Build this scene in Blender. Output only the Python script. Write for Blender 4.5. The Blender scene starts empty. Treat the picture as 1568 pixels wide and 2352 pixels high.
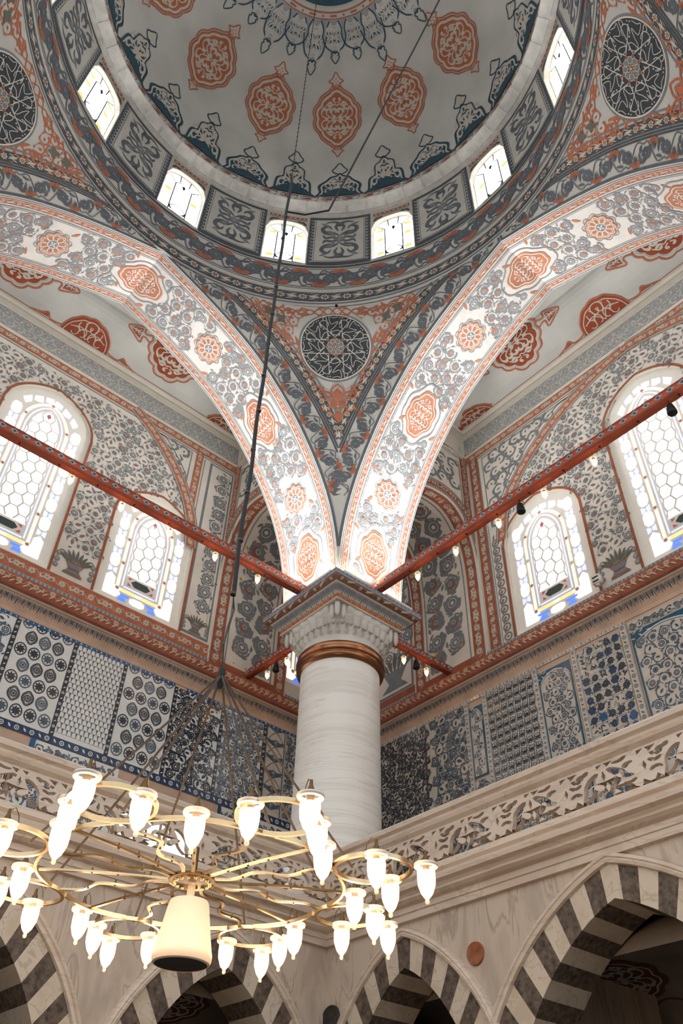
import bpy, math, random
import numpy as np
from mathutils import Vector, Matrix
from mathutils.geometry import tessellate_polygon
random.seed(7); rs = np.random.RandomState(5)
PI = math.pi
SC = bpy.context.scene
COL = SC.collection

# ---------------------------------------------------------------- colours and materials
def lin(h):
    h = h.lstrip('#'); c = [int(h[i:i+2], 16)/255 for i in (0, 2, 4)]
    return tuple(x/12.92 if x <= .04045 else ((x+.055)/1.055)**2.4 for x in c) + (1,)
MATS = {}
def mat(name, col, rough=.8, metal=0, var=.12, scale=9, bump=0, col2=None, spec=.3, detail=5):
    m = bpy.data.materials.new(name); m.use_nodes = True
    nt = m.node_tree; b = nt.nodes['Principled BSDF']
    c = lin(col)
    tc = nt.nodes.new('ShaderNodeTexCoord'); nz = nt.nodes.new('ShaderNodeTexNoise')
    nz.inputs['Scale'].default_value = scale; nz.inputs['Detail'].default_value = detail
    nt.links.new(tc.outputs['Object'], nz.inputs['Vector'])
    rp = nt.nodes.new('ShaderNodeValToRGB')
    rp.color_ramp.elements[0].position = .3; rp.color_ramp.elements[1].position = .72
    c2 = lin(col2) if col2 else tuple(x*(1-var*2) for x in c[:3]) + (1,)
    rp.color_ramp.elements[0].color = c2
    rp.color_ramp.elements[1].color = tuple(min(1, x*(1+var*.5)) for x in c[:3]) + (1,)
    nt.links.new(nz.outputs['Fac'], rp.inputs['Fac']); nt.links.new(rp.outputs['Color'], b.inputs['Base Color'])
    b.inputs['Roughness'].default_value = rough; b.inputs['Metallic'].default_value = metal
    b.inputs['Specular IOR Level'].default_value = spec
    if bump:
        bp = nt.nodes.new('ShaderNodeBump'); bp.inputs['Strength'].default_value = bump; bp.inputs['Distance'].default_value = .01
        n2 = nt.nodes.new('ShaderNodeTexNoise'); n2.inputs['Scale'].default_value = scale*6
        nt.links.new(tc.outputs['Object'], n2.inputs['Vector']); nt.links.new(n2.outputs['Fac'], bp.inputs['Height'])
        nt.links.new(bp.outputs['Normal'], b.inputs['Normal'])
    MATS[name] = m
    return m
def emis(name, col, s, base=None):
    m = bpy.data.materials.new(name); m.use_nodes = True
    b = m.node_tree.nodes['Principled BSDF']
    b.inputs['Base Color'].default_value = lin(base or col); b.inputs['Emission Color'].default_value = lin(col)
    b.inputs['Emission Strength'].default_value = s; b.inputs['Roughness'].default_value = .25
    MATS[name] = m
def marble(name, a, b_, vein, sc=(1, 1, 1), rough=.4):
    """banded stone: stretched noise and a wave of veins"""
    m = bpy.data.materials.new(name); m.use_nodes = True; nt = m.node_tree; b = nt.nodes['Principled BSDF']
    tc = nt.nodes.new('ShaderNodeTexCoord'); mp = nt.nodes.new('ShaderNodeMapping'); mp.inputs['Scale'].default_value = sc
    nt.links.new(tc.outputs['Object'], mp.inputs['Vector'])
    nz = nt.nodes.new('ShaderNodeTexNoise'); nz.inputs['Scale'].default_value = 2.2; nz.inputs['Detail'].default_value = 9; nz.inputs['Distortion'].default_value = .8
    nt.links.new(mp.outputs['Vector'], nz.inputs['Vector'])
    rp = nt.nodes.new('ShaderNodeValToRGB'); e = rp.color_ramp.elements
    e[0].position = .3; e[0].color = lin(a); e[1].position = .62; e[1].color = lin(b_)
    x = e.new(.46); x.color = lin(a); x = e.new(.485); x.color = lin(vein); x = e.new(.51); x.color = lin(a)
    nt.links.new(nz.outputs['Fac'], rp.inputs['Fac']); nt.links.new(rp.outputs['Color'], b.inputs['Base Color'])
    b.inputs['Roughness'].default_value = rough
    MATS[name] = m
mat('belt_plaster', '#b7b3a9', var=.07, scale=4, rough=.95)
mat('dome_plaster', '#c3c2ba', var=.07, scale=1.6, col2='#aeada6', rough=.95)
mat('cream', '#d3c9ba', var=.06, scale=4, rough=.95)
mat('arch_white', '#e8e4dc', var=.05, scale=6, rough=.9, bump=.5)
mat('grey', '#777a7b', var=.10, scale=14, rough=.9)
mat('mid_grey', '#5d6165', var=.12, scale=14, rough=.9)
mat('dark_grey', '#4c5054', var=.12, scale=14, rough=.9)
mat('pale_grey', '#9a9c9c', var=.08, scale=14, rough=.9)
mat('slate', '#3c4043', var=.12, scale=10, rough=.9)
mat('orange', '#b0684a', var=.12, scale=10, rough=.9)
mat('brick', '#98492f', var=.12, scale=10, rough=.9)
mat('rust', '#9c5a41', var=.14, scale=10, rough=.9)
mat('dark_rust', '#74402f', var=.14, scale=10, rough=.9)
mat('ochre', '#c0873f', var=.1, scale=10, rough=.9)
mat('arch_grey', '#989b9d', var=.08, scale=14, rough=.9)
mat('arch_orange', '#cf8d6c', var=.12, scale=10, rough=.9)
mat('blue_grey', '#8b95a4', var=.15, scale=20, rough=.7)
mat('umber', '#8a6350', var=.15, scale=20, rough=.8)
mat('teal', '#34505c', var=.1, scale=10, rough=.9)
mat('olive', '#66665a', var=.1, scale=10, rough=.9)
mat('line', '#bcb5a7', var=.04, scale=10, rough=.9)
mat('pink_plaster', '#c3a48c', var=.1, scale=5, rough=.85)
mat('navy', '#2a4260', var=.2, scale=18, rough=.2, spec=.5)
mat('blue_tile', '#2c5a84', var=.2, scale=18, rough=.2, spec=.5)
mat('black_tile', '#343941', var=.15, scale=18, rough=.2, spec=.5)
mat('white_tile', '#d6d4cd', var=.04, scale=14, rough=.16, spec=.5)
mat('beige_tile', '#c3b8a8', var=.08, scale=14, rough=.22, spec=.5)
mat('slate_tile', '#52606b', var=.2, scale=14, rough=.2, spec=.5)
mat('teal_tile', '#1f5468', var=.15, scale=14, rough=.2, spec=.5)
mat('red_tile', '#8a4a34', var=.1, scale=14, rough=.3)
marble('marble', '#cdbcaa', '#bfac9a', '#b8a593', (1, 1, 5))
marble('marble_wall', '#bfae9c', '#ab9b8b', '#a09080', (2.4, 2.4, .6), .5)
marble('marble_white', '#dcd6cc', '#d0c9be', '#cbc3b7', (.35, .35, 5.0), .35)
marble('marble_arch', '#c4b5a1', '#b8a892', '#ab9b87', (3, 3, 3), .5)
mat('dark_stone', '#6b5c4f', var=.3, scale=34, col2='#3a312a', rough=.6, detail=8)
mat('stone_ring', '#cbc8bf', var=.10, scale=12, rough=.9)
mat('capital', '#c8c2b8', var=.08, scale=8, rough=.6)
mat('bronze', '#9c6b4c', rough=.28, metal=1, var=.15, scale=5)
mat('brass', '#c6b08a', rough=.3, metal=1, var=.12, scale=14)
mat('brass_dark', '#6a5436', rough=.35, metal=1, var=.2, scale=20)
mat('beam_red', '#b5573c', rough=.55, var=.15, scale=7)
mat('beam_dark', '#8f4226', rough=.5, var=.2, scale=7)
mat('black', '#16171a', rough=.5, var=.1)
mat('steel', '#4c4640', rough=.4, metal=.8, var=.1)
mat('rope', '#524438', rough=.6, var=.2, scale=30)
mat('white_plastic', '#d9cfc2', rough=.45, var=.03)
mat('grille', '#4a4038', rough=.7, var=.2, scale=120)
mat('stucco', '#e3ddd0', rough=.9, var=.03, scale=8)
mat('porphyry', '#9a5f3d', rough=.3, var=.25, scale=20)
mat('verd', '#35322e', rough=.3, var=.25, scale=30)
mat('shaded_plaster', '#94877a', var=.15, scale=3, rough=.95)  # aisle vault plaster, its deep shade put into the colour
mat('floor_carpet', '#6e6966', var=.1, scale=3, rough=.95)
mat('dark_cloth', '#2c2118', rough=.9, var=.2, scale=12)
emis('glass_white', '#f8faff', 2.0)
emis('glass_sky', '#f4f8ff', 4.6)
emis('glass_blue', '#b4bdff', 1.15)
emis('glass_deep', '#4f7cff', .9)
emis('glass_amber', '#ffe3b8', 1.15)
emis('glass_orange', '#ffc070', 1.0)
emis('glass_red', '#a04a50', .45)
emis('glass_green', '#2f3f3a', .12)
emis('lamp_glow', '#ffd2a0', 48)
emis('bulb_glow', '#ffcf96', 22)

def glass(name, col, rough=.05, t=.8):
    m = bpy.data.materials.new(name); m.use_nodes = True; nt = m.node_tree
    b = nt.nodes['Principled BSDF']; tr = nt.nodes.new('ShaderNodeBsdfTransparent'); mx = nt.nodes.new('ShaderNodeMixShader')
    b.inputs['Base Color'].default_value = lin(col); b.inputs['Roughness'].default_value = rough
    mx.inputs[0].default_value = 1-t
    nt.links.new(tr.outputs[0], mx.inputs[1]); nt.links.new(b.outputs[0], mx.inputs[2])
    nt.links.new(mx.outputs[0], nt.nodes['Material Output'].inputs['Surface'])
    MATS[name] = m
glass('clear_glass', '#f4e9dc', .1, .72)

# ---------------------------------------------------------------- mesh gathering
class MB:
    def __init__(s): s.V = []; s.F = []; s.M = []; s.n = 0; s.mats = []
    def mi(s, m):
        if m not in s.mats: s.mats.append(m)
        return s.mats.index(m)
    def add(s, V, F, m):
        V = np.asarray(V, float).reshape(-1, 3); F = np.asarray(F, int)
        s.V.append(V); s.F.append(F + s.n); s.M.append(np.full(len(F), s.mi(m))); s.n += len(V)
    def grid(s, P, m, closeu=False, closev=False):
        P = np.asarray(P, float); a, b = P.shape[:2]; idx = np.arange(a*b).reshape(a, b)
        if closeu: idx = np.vstack([idx, idx[:1]])
        if closev: idx = np.hstack([idx, idx[:, :1]])
        F = np.stack([idx[:-1, :-1], idx[1:, :-1], idx[1:, 1:], idx[:-1, 1:]], -1).reshape(-1, 4)
        s.add(P.reshape(-1, 3), F, m)
    def box(s, c, d, m, R=None, bev=0):
        c = np.array(c, float); d = np.array(d, float)/2
        q = np.array([[x, y, z] for x in (-1, 1) for y in (-1, 1) for z in (-1, 1)], float)*d
        if R is not None: q = q @ np.array(R, float).T
        s.add(q + c, [[0, 1, 3, 2], [4, 6, 7, 5], [0, 4, 5, 1], [2, 3, 7, 6], [0, 2, 6, 4], [1, 5, 7, 3]], m)
    def lathe(s, prof, m, c=(0, 0, 0), n=48, a0=0, a1=2*PI):
        prof = np.array(prof, float); full = abs(a1-a0-2*PI) < 1e-6
        a = np.linspace(a0, a1, n, endpoint=not full)
        P = np.stack([np.outer(np.cos(a), prof[:, 0]), np.outer(np.sin(a), prof[:, 0]), np.tile(prof[:, 1], (n, 1))], -1)
        s.grid(P + np.array(c, float), m, closeu=full)
    def tube(s, pts, r, m, n=8, closed=False, flat=None):
        """round tube, or a flat bar when flat=(width, height)"""
        pts = np.array(pts, float); k = len(pts); r = np.broadcast_to(r, (k,))
        t = np.roll(pts, -1, 0) - np.roll(pts, 1, 0)
        if not closed: t[0] = pts[1]-pts[0]; t[-1] = pts[-1]-pts[-2]
        t /= np.linalg.norm(t, axis=1)[:, None] + 1e-12
        up = np.array([0, 0, 1.]); rings = []
        for i in range(k):
            sd = np.cross(t[i], up)
            if np.linalg.norm(sd) < .05: sd = np.cross(t[i], [1., 0, 0])
            sd /= np.linalg.norm(sd); u2 = np.cross(sd, t[i])
            if flat: q = [(-1, -1), (1, -1), (1, 1), (-1, 1)]; rings.append([pts[i] + sd*x*flat[0]/2*r[i] + u2*y*flat[1]/2*r[i] for x, y in q])
            else: rings.append([pts[i] + r[i]*(sd*math.cos(a) + u2*math.sin(a)) for a in np.arange(n)*2*PI/n])
        P = np.array(rings); s.grid(P, m, closeu=closed, closev=True)
        if not closed:
            kk = P.shape[1]
            for e in (0, -1): s.add(P[e], [list(range(kk))], m) if kk == 4 else s.fan(P[e], m)
    def fan(s, ring, m):
        ring = np.array(ring, float); k = len(ring); V = np.vstack([ring, ring.mean(0)])
        s.add(V, [[i, (i+1) % k, k] for i in range(k)], m)
    def build(s, name, parent=None, smooth=True):
        me = bpy.data.meshes.new(name)
        V = np.concatenate(s.V); nl = sum(f.size for f in s.F); npoly = sum(len(f) for f in s.F)
        me.vertices.add(len(V)); me.vertices.foreach_set('co', V.ravel())
        me.loops.add(nl); me.polygons.add(npoly)
        me.loops.foreach_set('vertex_index', np.concatenate([f.ravel() for f in s.F]))
        tot = np.concatenate([np.full(len(f), f.shape[1]) for f in s.F]); st = np.concatenate([[0], np.cumsum(tot)[:-1]])
        me.polygons.foreach_set('loop_start', st); me.polygons.foreach_set('material_index', np.concatenate(s.M))
        for m in s.mats: me.materials.append(MATS[m])
        me.update(calc_edges=True); me.validate()
        if smooth:
            me.polygons.foreach_set('use_smooth', np.ones(npoly, bool)); 
            try: me.set_sharp_from_angle(angle=math.radians(38))
            except Exception: pass
        o = bpy.data.objects.new(name, me); COL.objects.link(o)
        if parent is not None: o.parent = parent
        return o
def tag(o, label=None, cat=None, group=None, kind=None):
    if label: o['label'] = label
    if cat: o['category'] = cat
    if group: o['group'] = group
    if kind: o['kind'] = kind
    return o
def empty(name, loc=(0, 0, 0), rz=0):
    o = bpy.data.objects.new(name, None); o.location = loc; o.rotation_euler = (0, 0, rz); o.empty_display_size = .1
    COL.objects.link(o); return o
def copy_tree(o, parent=None):
    c = o.copy(); COL.objects.link(c); c.parent = parent
    for ch in o.children: copy_tree(ch, c)
    return c

# ---------------------------------------------------------------- flat ornament laid on any surface
class Orn:
    """gathers flat shapes in (u,v); put() lays them on a surface, each layer a hair above the last"""
    def __init__(s): s.V = []; s.F = []; s.n = 0; s.tf = []
    def push(s, f): s.tf.append(f)
    def pop(s): s.tf.pop()
    def T(s, P):
        for f in reversed(s.tf): P = f(P)
        return P
    def _a(s, V, F, m, lay):
        s.k = getattr(s, 'k', 0)+1; lay = lay + (s.k*.6180339 % 1)*.7 if lay > 0 else lay     # no two shapes share a plane
        s.V.append(np.c_[s.T(V), np.full(len(V), lay)]); s.F.append((F + s.n, m)); s.n += len(V)
    def stroke(s, pts, w, m, lay=1, closed=False):
        p = np.asarray(pts, float)
        if closed: p = np.vstack([p, p[:1]])
        k = len(p); w = np.broadcast_to(w, (k,)) if np.ndim(w) else np.full(k, float(w))
        t = np.empty_like(p); t[1:-1] = p[2:]-p[:-2]; t[0] = p[1]-p[0]; t[-1] = p[-1]-p[-2]
        if closed: t[0] = t[-1] = p[1]-p[-2]
        t /= np.hypot(t[:, 0], t[:, 1])[:, None] + 1e-12; nn = np.c_[-t[:, 1], t[:, 0]]*(w/2)[:, None]
        i = np.arange(k-1); F = np.c_[i, i+1, k+i+1, k+i]
        s._a(np.vstack([p+nn, p-nn]), F, m, lay)
    def fill(s, ring, m, lay=1):
        r = np.asarray(ring, float); k = len(r); i = np.arange(k); c = r.mean(0)
        if k >= 22:      # big shapes get inner rings so they follow curved surfaces
            q = [c + (r-c)*f for f in (1, .8, .6, .4, .2)]; V = np.vstack(q); j = (i+1) % k
            s._a(V, np.vstack([np.c_[a*k+i, a*k+j, (a+1)*k+j, (a+1)*k+i] for a in range(4)]), m, lay); s._a(np.vstack([q[4], c]), np.c_[i, j, np.full(k, k)], m, lay); return
        s._a(np.vstack([r, c]), np.c_[i, (i+1) % k, np.full(k, k)], m, lay)
    def rect(s, u0, u1, v0, v1, m, lay=1, nu=1, nv=1):
        U, V = np.meshgrid(np.linspace(u0, u1, nu+1), np.linspace(v0, v1, nv+1), indexing='ij')
        idx = np.arange(U.size).reshape(U.shape); F = np.stack([idx[:-1, :-1], idx[1:, :-1], idx[1:, 1:], idx[:-1, 1:]], -1).reshape(-1, 4)
        s._a(np.c_[U.ravel(), V.ravel()], F, m, lay)
    def disc(s, c, r, m, lay=1, n=14): s.fill(np.array(c) + r*CIRC(n), m, lay)
    def ring(s, c, r, w, m, lay=1, n=24): s.stroke(np.array(c) + r*CIRC(n), w, m, lay, True)
    def poly(s, outer, m, lay=1, holes=()):
        loops = [list(map(tuple, outer))] + [list(map(tuple, h)) for h in holes]
        tri = tessellate_polygon([[Vector((a, b, 0)) for a, b in l] for l in loops])
        V = np.array([p for l in loops for p in l], float); s._a(V, np.array(tri), m, lay)
    def put(s, mb, surf, h=.0022, h0=0.0015):
        if not s.V: return
        V = np.vstack(s.V); P, N = surf(V[:, 0], V[:, 1]); P = P + N*(h0 + h*V[:, 2])[:, None]
        b0 = mb.n; mb.V.append(P); mb.n += len(P)
        by = {}
        for F, m in s.F: by.setdefault((m, F.shape[1]), []).append(F)
        for (m, k), L in by.items():
            F = np.concatenate(L) + b0; mb.F.append(F); mb.M.append(np.full(len(F), mb.mi(m)))
_c = {}
def CIRC(n):
    if n not in _c: a = np.arange(n)*2*PI/n; _c[n] = np.c_[np.cos(a), np.sin(a)]
    return _c[n]
def cr(pts, n=6, closed=False):
    """smooth curve through the points"""
    p = np.array(pts, float)
    q = np.vstack([p[-1:], p, p[:2]]) if closed else np.vstack([2*p[0]-p[1], p, 2*p[-1]-p[-2]])
    t = np.linspace(0, 1, n, endpoint=False)[:, None]; out = []
    for i in range(len(q)-3):
        a, b, c, d = q[i:i+4]
        out.append(.5*((2*b) + (c-a)*t + (2*a-5*b+4*c-d)*t*t + (3*b-a-3*c+d)*t**3))
    if not closed: out.append(p[-1:])
    return np.vstack(out)
def place(x, y, a=0, sx=1, sy=None):
    sy = sx if sy is None else sy; c, s = math.cos(a), math.sin(a)
    def f(P): X = P[:, 0]*sx; Y = P[:, 1]*sy; return np.c_[x + c*X - s*Y, y + s*X + c*Y]
    return f
class Path:
    """band coordinates (s along, t across) -> (u,v)"""
    def __init__(s, pts):
        s.p = np.array(pts, float); d = np.diff(s.p, axis=0); s.L = np.concatenate([[0], np.cumsum(np.hypot(d[:, 0], d[:, 1]))]); s.len = s.L[-1]
        t = np.gradient(s.p, axis=0); t /= np.hypot(t[:, 0], t[:, 1])[:, None]; s.nrm = np.c_[-t[:, 1], t[:, 0]]
    def __call__(s, P):
        a = np.clip(P[:, 0], 0, s.len)
        c = np.c_[np.interp(a, s.L, s.p[:, 0]), np.interp(a, s.L, s.p[:, 1])]
        n = np.c_[np.interp(a, s.L, s.nrm[:, 0]), np.interp(a, s.L, s.nrm[:, 1])]
        return c + n*P[:, 1:2]
    def band(s, o, t0, t1, m, lay=1, ds=.04):
        o.push(s); o.rect(0, s.len, min(t0, t1), max(t0, t1), m, lay, max(2, int(s.len/ds)), 1); o.pop()

# ---------------------------------------------------------------- motifs (unit size 1 = overall radius)
def leaf(o, p, a, L, W, m, lay=1, bend=.3, n=7):
    t = np.linspace(0, 1, n); x = t*L; y = bend*L*t*t
    w = W*np.sin(PI*np.clip(t*1.02, 0, 1))**.8 + .0006
    c, s = math.cos(a), math.sin(a)
    o.stroke(np.c_[p[0]+c*x-s*y, p[1]+s*x+c*y], w, m, lay)
def lobed(n, d=.18, k=4):
    a = np.arange(n*k)*2*PI/(n*k); r = 1-d+d*np.abs(np.cos(a*n/2))
    return np.c_[np.cos(a)*r, np.sin(a)*r]
def flower(o, c, R, a, kind, cols, lay=1):
    """kinds seen in the paintwork: round rose, crescent peony, carnation fan, daisy"""
    G, A, K = cols[:3]; o.push(place(c[0], c[1], a, R))
    if kind == 'rose':
        o.fill(lobed(9, .28, 3), G, lay); o.ring((0, 0), .58, .07, K, lay+1, 10); o.disc((0, 0), .24, K, lay+1, 6)
    elif kind == 'crescent':
        o.fill(lobed(8, .34, 3), G, lay); b = np.linspace(-.5, PI+.5, 9)
        o.stroke(np.c_[np.cos(b), np.sin(b)]*.5, .30*np.sin(np.linspace(.15, PI-.15, 9)), A, lay+1)
        o.ring((0, -.02), .26, .06, K, lay+2, 8)
    elif kind == 'fan':
        b = np.linspace(.15, PI-.15, 13); r = .85+.15*np.abs(np.cos(b*5)); o.fill(np.vstack([[0, -.1], np.c_[np.cos(b)*r, np.sin(b)*r]]), A, lay)
        for q in np.linspace(.5, PI-.5, 5): o.stroke([(0, 0), (.8*math.cos(q), .8*math.sin(q))], .05, G, lay+1)
        o.fill(np.array([(-.3, .05), (0, .3), (.3, .05), (.22, -.5), (0, -.75), (-.22, -.5)]), G, lay+1)
    elif kind == 'daisy':
        for q in np.arange(9)*2*PI/9: leaf(o, (.15*math.cos(q), .15*math.sin(q)), q, .8, .38, G, lay, 0, 4)
        o.disc((0, 0), .24, A, lay+1, 8)
    elif kind == 'tulip':
        for q in (-.35, 0, .35): leaf(o, (0, -.6), PI/2+q, 1.5, .42, A, lay, 0, 5)
    elif kind == 'bud':
        leaf(o, (0, -.6), PI/2, 1.5, .7, G, lay, 0, 6); leaf(o, (0, -.3), PI/2, .8, .3, A, lay+1, 0, 5)
    o.pop()
def vine(o, pts, w, m, lay=1, n=5): o.stroke(cr(pts, n), w, m, lay)
def scroll_fill(o, u0, u1, v0, v1, s, test, cols, kinds=('crescent', 'rose', 'crescent', 'rose', 'rose'), R=.30, lay=1, vw=.07, seed=1, stagger=True, leaves=3, sv=None, lw=.13):
    """rings of stem with a flower inside each, leaves thrown off between: the all-over pattern of the paintings"""
    r = random.Random(seed); sv = sv or s*.9; j = 0; v = v0 + sv*.5
    while v < v1:
        u = u0 + s*(.5 if j % 2 == 0 or not stagger else 1.0); i = 0
        while u < u1:
            if test(u, v, s*.40):
                a = r.random()*6.28; d = 1 if (i+j) % 2 else -1
                b = a + d*np.linspace(0, 4.6, 11)
                o.stroke(np.c_[u + np.cos(b)*s*.42, v + np.sin(b)*s*.42], np.linspace(vw*s*1.5, vw*s*.6, 11), cols[0], lay)
                k = kinds[(i*7+j*3) % len(kinds)]
                flower(o, (u, v), R*s*(.85+.3*r.random()), r.random()*6.28, k, cols, lay)
                for q in range(leaves):
                    g = a + d*(.4+1.45*q); leaf(o, (u+math.cos(g)*s*.42, v+math.sin(g)*s*.42), g + d*1.1, s*.30, s*lw, cols[0], lay, .5*d, 5)
                if r.random() < .35 and len(cols) > 3:
                    g = a + d*2.6; leaf(o, (u+math.cos(g)*s*.5, v+math.sin(g)*s*.5), r.random()*6, s*.22, s*.12, cols[3], lay+1, 0, 4)
            u += s; i += 1
        v += sv; j += 1
def chain_band(o, path, t, w, s, bg, fg, dots, lay=2, mode='chain', bgl=None, s0=0, flip=False):
    """a running border: small rosettes with leaves between them"""
    if bg: path.band(o, t-w/2, t+w/2, bg, lay if bgl is None else bgl)
    o.push(path); n = max(1, int(round((path.len-2*s0)/s))); ds = (path.len-2*s0)/n
    for i in range(n):
        a = s0 + (i+.5)*ds; q = 1 if i % 2 else -1
        if mode == 'chain':
            if i % 2:
                for g in range(7): o.disc((a+math.cos(g*.9)*w*.22, t+math.sin(g*.9)*w*.22), w*.09, fg, lay+1, 5)
                o.disc((a, t), w*.12, dots, lay+1, 6)
            else:
                for dx, dy, an, L, W in ((-.62, -.12, .22, 1.1, .15), (.6, .14, PI+.22, 1.1, .13), (-.5, .32, -.25, .7, .10), (.5, -.32, PI-.25, .7, .10), (-.1, .36, .1, .5, .08), (.1, -.36, PI, .5, .08)):
                    leaf(o, (a+dx*ds, t+dy*w), an, ds*L, w*W, fg if abs(dy) < .35 else dots, lay+1, -.12, 5)
        elif mode == 'flowers':
            o.stroke(cr([(a-ds/2, t+q*w*.1), (a-ds*.2, t-q*w*.25), (a+ds*.2, t+q*w*.25), (a+ds/2, t-q*w*.1)], 4), w*.05, fg, lay+1)
            flower(o, (a, t+q*w*.02), w*.34, i*1.3, 'daisy', (fg, dots, bg), lay+1)
            leaf(o, (a+ds*.5, t-q*w*.25), PI*.5*q+.9, w*.5, w*.16, fg, lay+1, .4, 5); leaf(o, (a+ds*.5, t+q*w*.2), -PI*.5*q-.6, w*.42, w*.14, fg, lay+1, .4, 5)
        elif mode == 'leafy':
            o.stroke(cr([(a-ds/2, t+q*w*.22), (a, t+q*w*.38), (a+ds/2, t-q*w*.22)], 5), w*.07, fg, lay+1)
            for g in (-.3, .05, .4): leaf(o, (a+g*ds, t+q*w*.2), -q*(1.9+g), w*.5, w*.17, fg, lay+1, .5*q, 5)
        elif mode == 'carn':
            flower(o, (a, t+q*w*.22), w*.26, (0 if q > 0 else PI), 'fan', (bg and fg or fg, dots, bg), lay+2)
            flower(o, (a+ds*.42, t-q*w*.02), w*.24, i*2., 'rose', (fg, 'dark_grey', 'grey'), lay+1)
            b = np.linspace(-1.9, 1.9, 9); cx = a-ds*.36
            o.stroke(np.c_[cx+q*np.sin(b)*ds*.16, t+np.cos(b)*q*w*.3], w*.16*np.sin(np.linspace(.1, PI, 9)), fg, lay+1)
            o.stroke(cr([(a-ds/2, t-q*w*.3), (a-ds*.1, t-q*w*.36), (a+ds*.3, t+q*w*.34), (a+ds/2, t+q*w*.3)], 4), w*.04, fg, lay+1)
            for g in (.14, .62): leaf(o, (a+g*ds, t+q*w*.3), -q*.8, w*.3, w*.1, fg, lay+1, .5, 5)
        elif mode == 'circles':
            if i % 2: o.ring((a, t), w*.27, w*.12, fg, lay+1, 10); o.disc((a, t), w*.1, fg, lay+1, 6)
            else: leaf(o, (a-w*.25, t-w*.2), .7, w*.6, w*.25, fg, lay+1, .2, 5)
        elif mode == 'tufts':
            for g in range(5): leaf(o, (a+(g-2)*ds*.2, t+w*.45), -PI/2+(g-2)*.22, w*(.95-.13*abs(g-2)), ds*.24, fg, lay+1, 0, 5)
    o.pop()
RUMI = [[(0, .04), (.18, .12), (.3, .3), (.2, .48), (.05, .42), (.09, .3)], [(.1, 0), (.35, .08), (.56, .25), (.5, .46), (.33, .44), (.38, .3)],
        [(0, .62), (.15, .7), (.33, .6), (.52, .68)], [(.55, .04), (.78, .12), (.82, .34), (.66, .5), (.6, .38)], [(.04, .76), (.2, .86), (.08, .97)],
        [(.6, .58), (.42, .76), (.24, .72)], [(.2, .2), (.1, .12), (.28, .02)], [(.42, .16), (.5, .04), (.66, .02)]]
def rumi(o, m, lay, w=.05, which=range(8), quads=4):
    for sx, sy in ((1, 1), (-1, 1), (1, -1), (-1, -1))[:quads]:
        for i in which:
            p = cr(RUMI[i], 4)*(sx, sy); t = np.linspace(0, 1, len(p)); o.stroke(p, w*(.7+1.1*np.exp(-((t-.75)/.2)**2)), m, lay)
def pointed(n=8, d=.08, tip=.22, k=64):
    """lobed medallion outline with points at top and bottom"""
    a = np.arange(k)*2*PI/k; r = (1-d+d*np.abs(np.sin(a*n/2+PI/2*(n % 2)))) + tip*np.maximum(0, np.abs(np.sin(a))-.86)/.14
    return np.c_[np.cos(a)*r, np.sin(a)*r]
def shemse(o, c, ra, rb, a, fillm, lacem, outm, lay=1, n=10, tip=.18, w=.05, ringw=.07):
    o.push(place(c[0], c[1], a, ra, rb)); P = pointed(n, .09, tip)
    if outm: o.stroke(P*1.10, ringw, outm, lay, True)
    o.fill(P, fillm, lay); o.stroke(P*.88, w*1.1, lacem, lay+1, True)
    o.push(lambda Q: Q*.80); rumi(o, lacem, lay+1, w); o.pop(); o.pop()
def rosette(o, c, R, fillm, lacem, ctr, lay=1, n=10, out=None):
    o.push(place(c[0], c[1], .2, R)); P = lobed(n, .2, 5)
    if out: o.stroke(P*1.13, .05, out, lay, True)
    o.fill(P, fillm, lay); o.stroke(lobed(n, .2, 5)*.86, .06, lacem, lay+1, True)
    for i in range(n):
        q = i*2*PI/n; o.push(place(0, 0, q)); o.stroke(cr([(.36, -.1), (.62, -.16), (.74, 0), (.62, .16), (.36, .1)], 3), .055, lacem, lay+1); o.pop()
    o.ring((0, 0), .33, .07, lacem, lay+1, 16); o.disc((0, 0), .28, ctr, lay+1); 
    for i in range(4): leaf(o, (0, 0), i*PI/2+.4, .26, .1, lacem, lay+2, .2, 4)
    o.pop()
# ---------------------------------------------------------------- measured layout (column axis at the origin, z relative to it)
CH = .417                      # half thickness of the big arches
SX, SY = 2.925, 2.835          # bay centre = dome axis
WL, WR = 1.589, 1.566          # gallery depth behind the left and the right arch
T2 = .53                       # half width of the arches across the gallery
ZC = 1.5                       # top of the painted gallery walls
US = np.array([0, .02, .07, .16, .3, .5, .75, 1.0]); ZK = np.array([-1.351, -.963, -.516, -.057, .433, .9, 1.234, 1.477])
def pch(u, uk, zk):
    h = np.diff(uk); d = np.diff(zk)/h; m = np.zeros(len(uk))
    for i in range(len(d)-1): m[i+1] = 0 if d[i]*d[i+1] <= 0 else 2*d[i]*d[i+1]/(d[i]+d[i+1])
    m[0] = d[0]; m[-1] = d[-1]
    i = np.clip(np.searchsorted(uk, u)-1, 0, len(h)-1); t = (u-uk[i])/h[i]
    return (2*t**3-3*t**2+1)*zk[i]+(t**3-2*t**2+t)*h[i]*m[i]+(-2*t**3+3*t**2)*zk[i+1]+(t**3-t**2)*h[i]*m[i+1]
def arch_curve(m, n=70):
    u = np.r_[np.linspace(0, .1, 14, endpoint=False), np.linspace(.1, 1, n)]
    x = CH+(m-CH)*u; z = pch(u, US, ZK); x = np.r_[CH, x]; z = np.r_[-1.5, z]
    return np.r_[x, 2*m-x[-2::-1]], np.r_[z, z[-2::-1]]
def plane(O, U, V, N):
    O, U, V, N = [np.array(a, float) for a in (O, U, V, N)]
    return lambda u, v: (O + np.outer(u, U) + np.outer(v, V), np.tile(N, (len(u), 1)))
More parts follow.
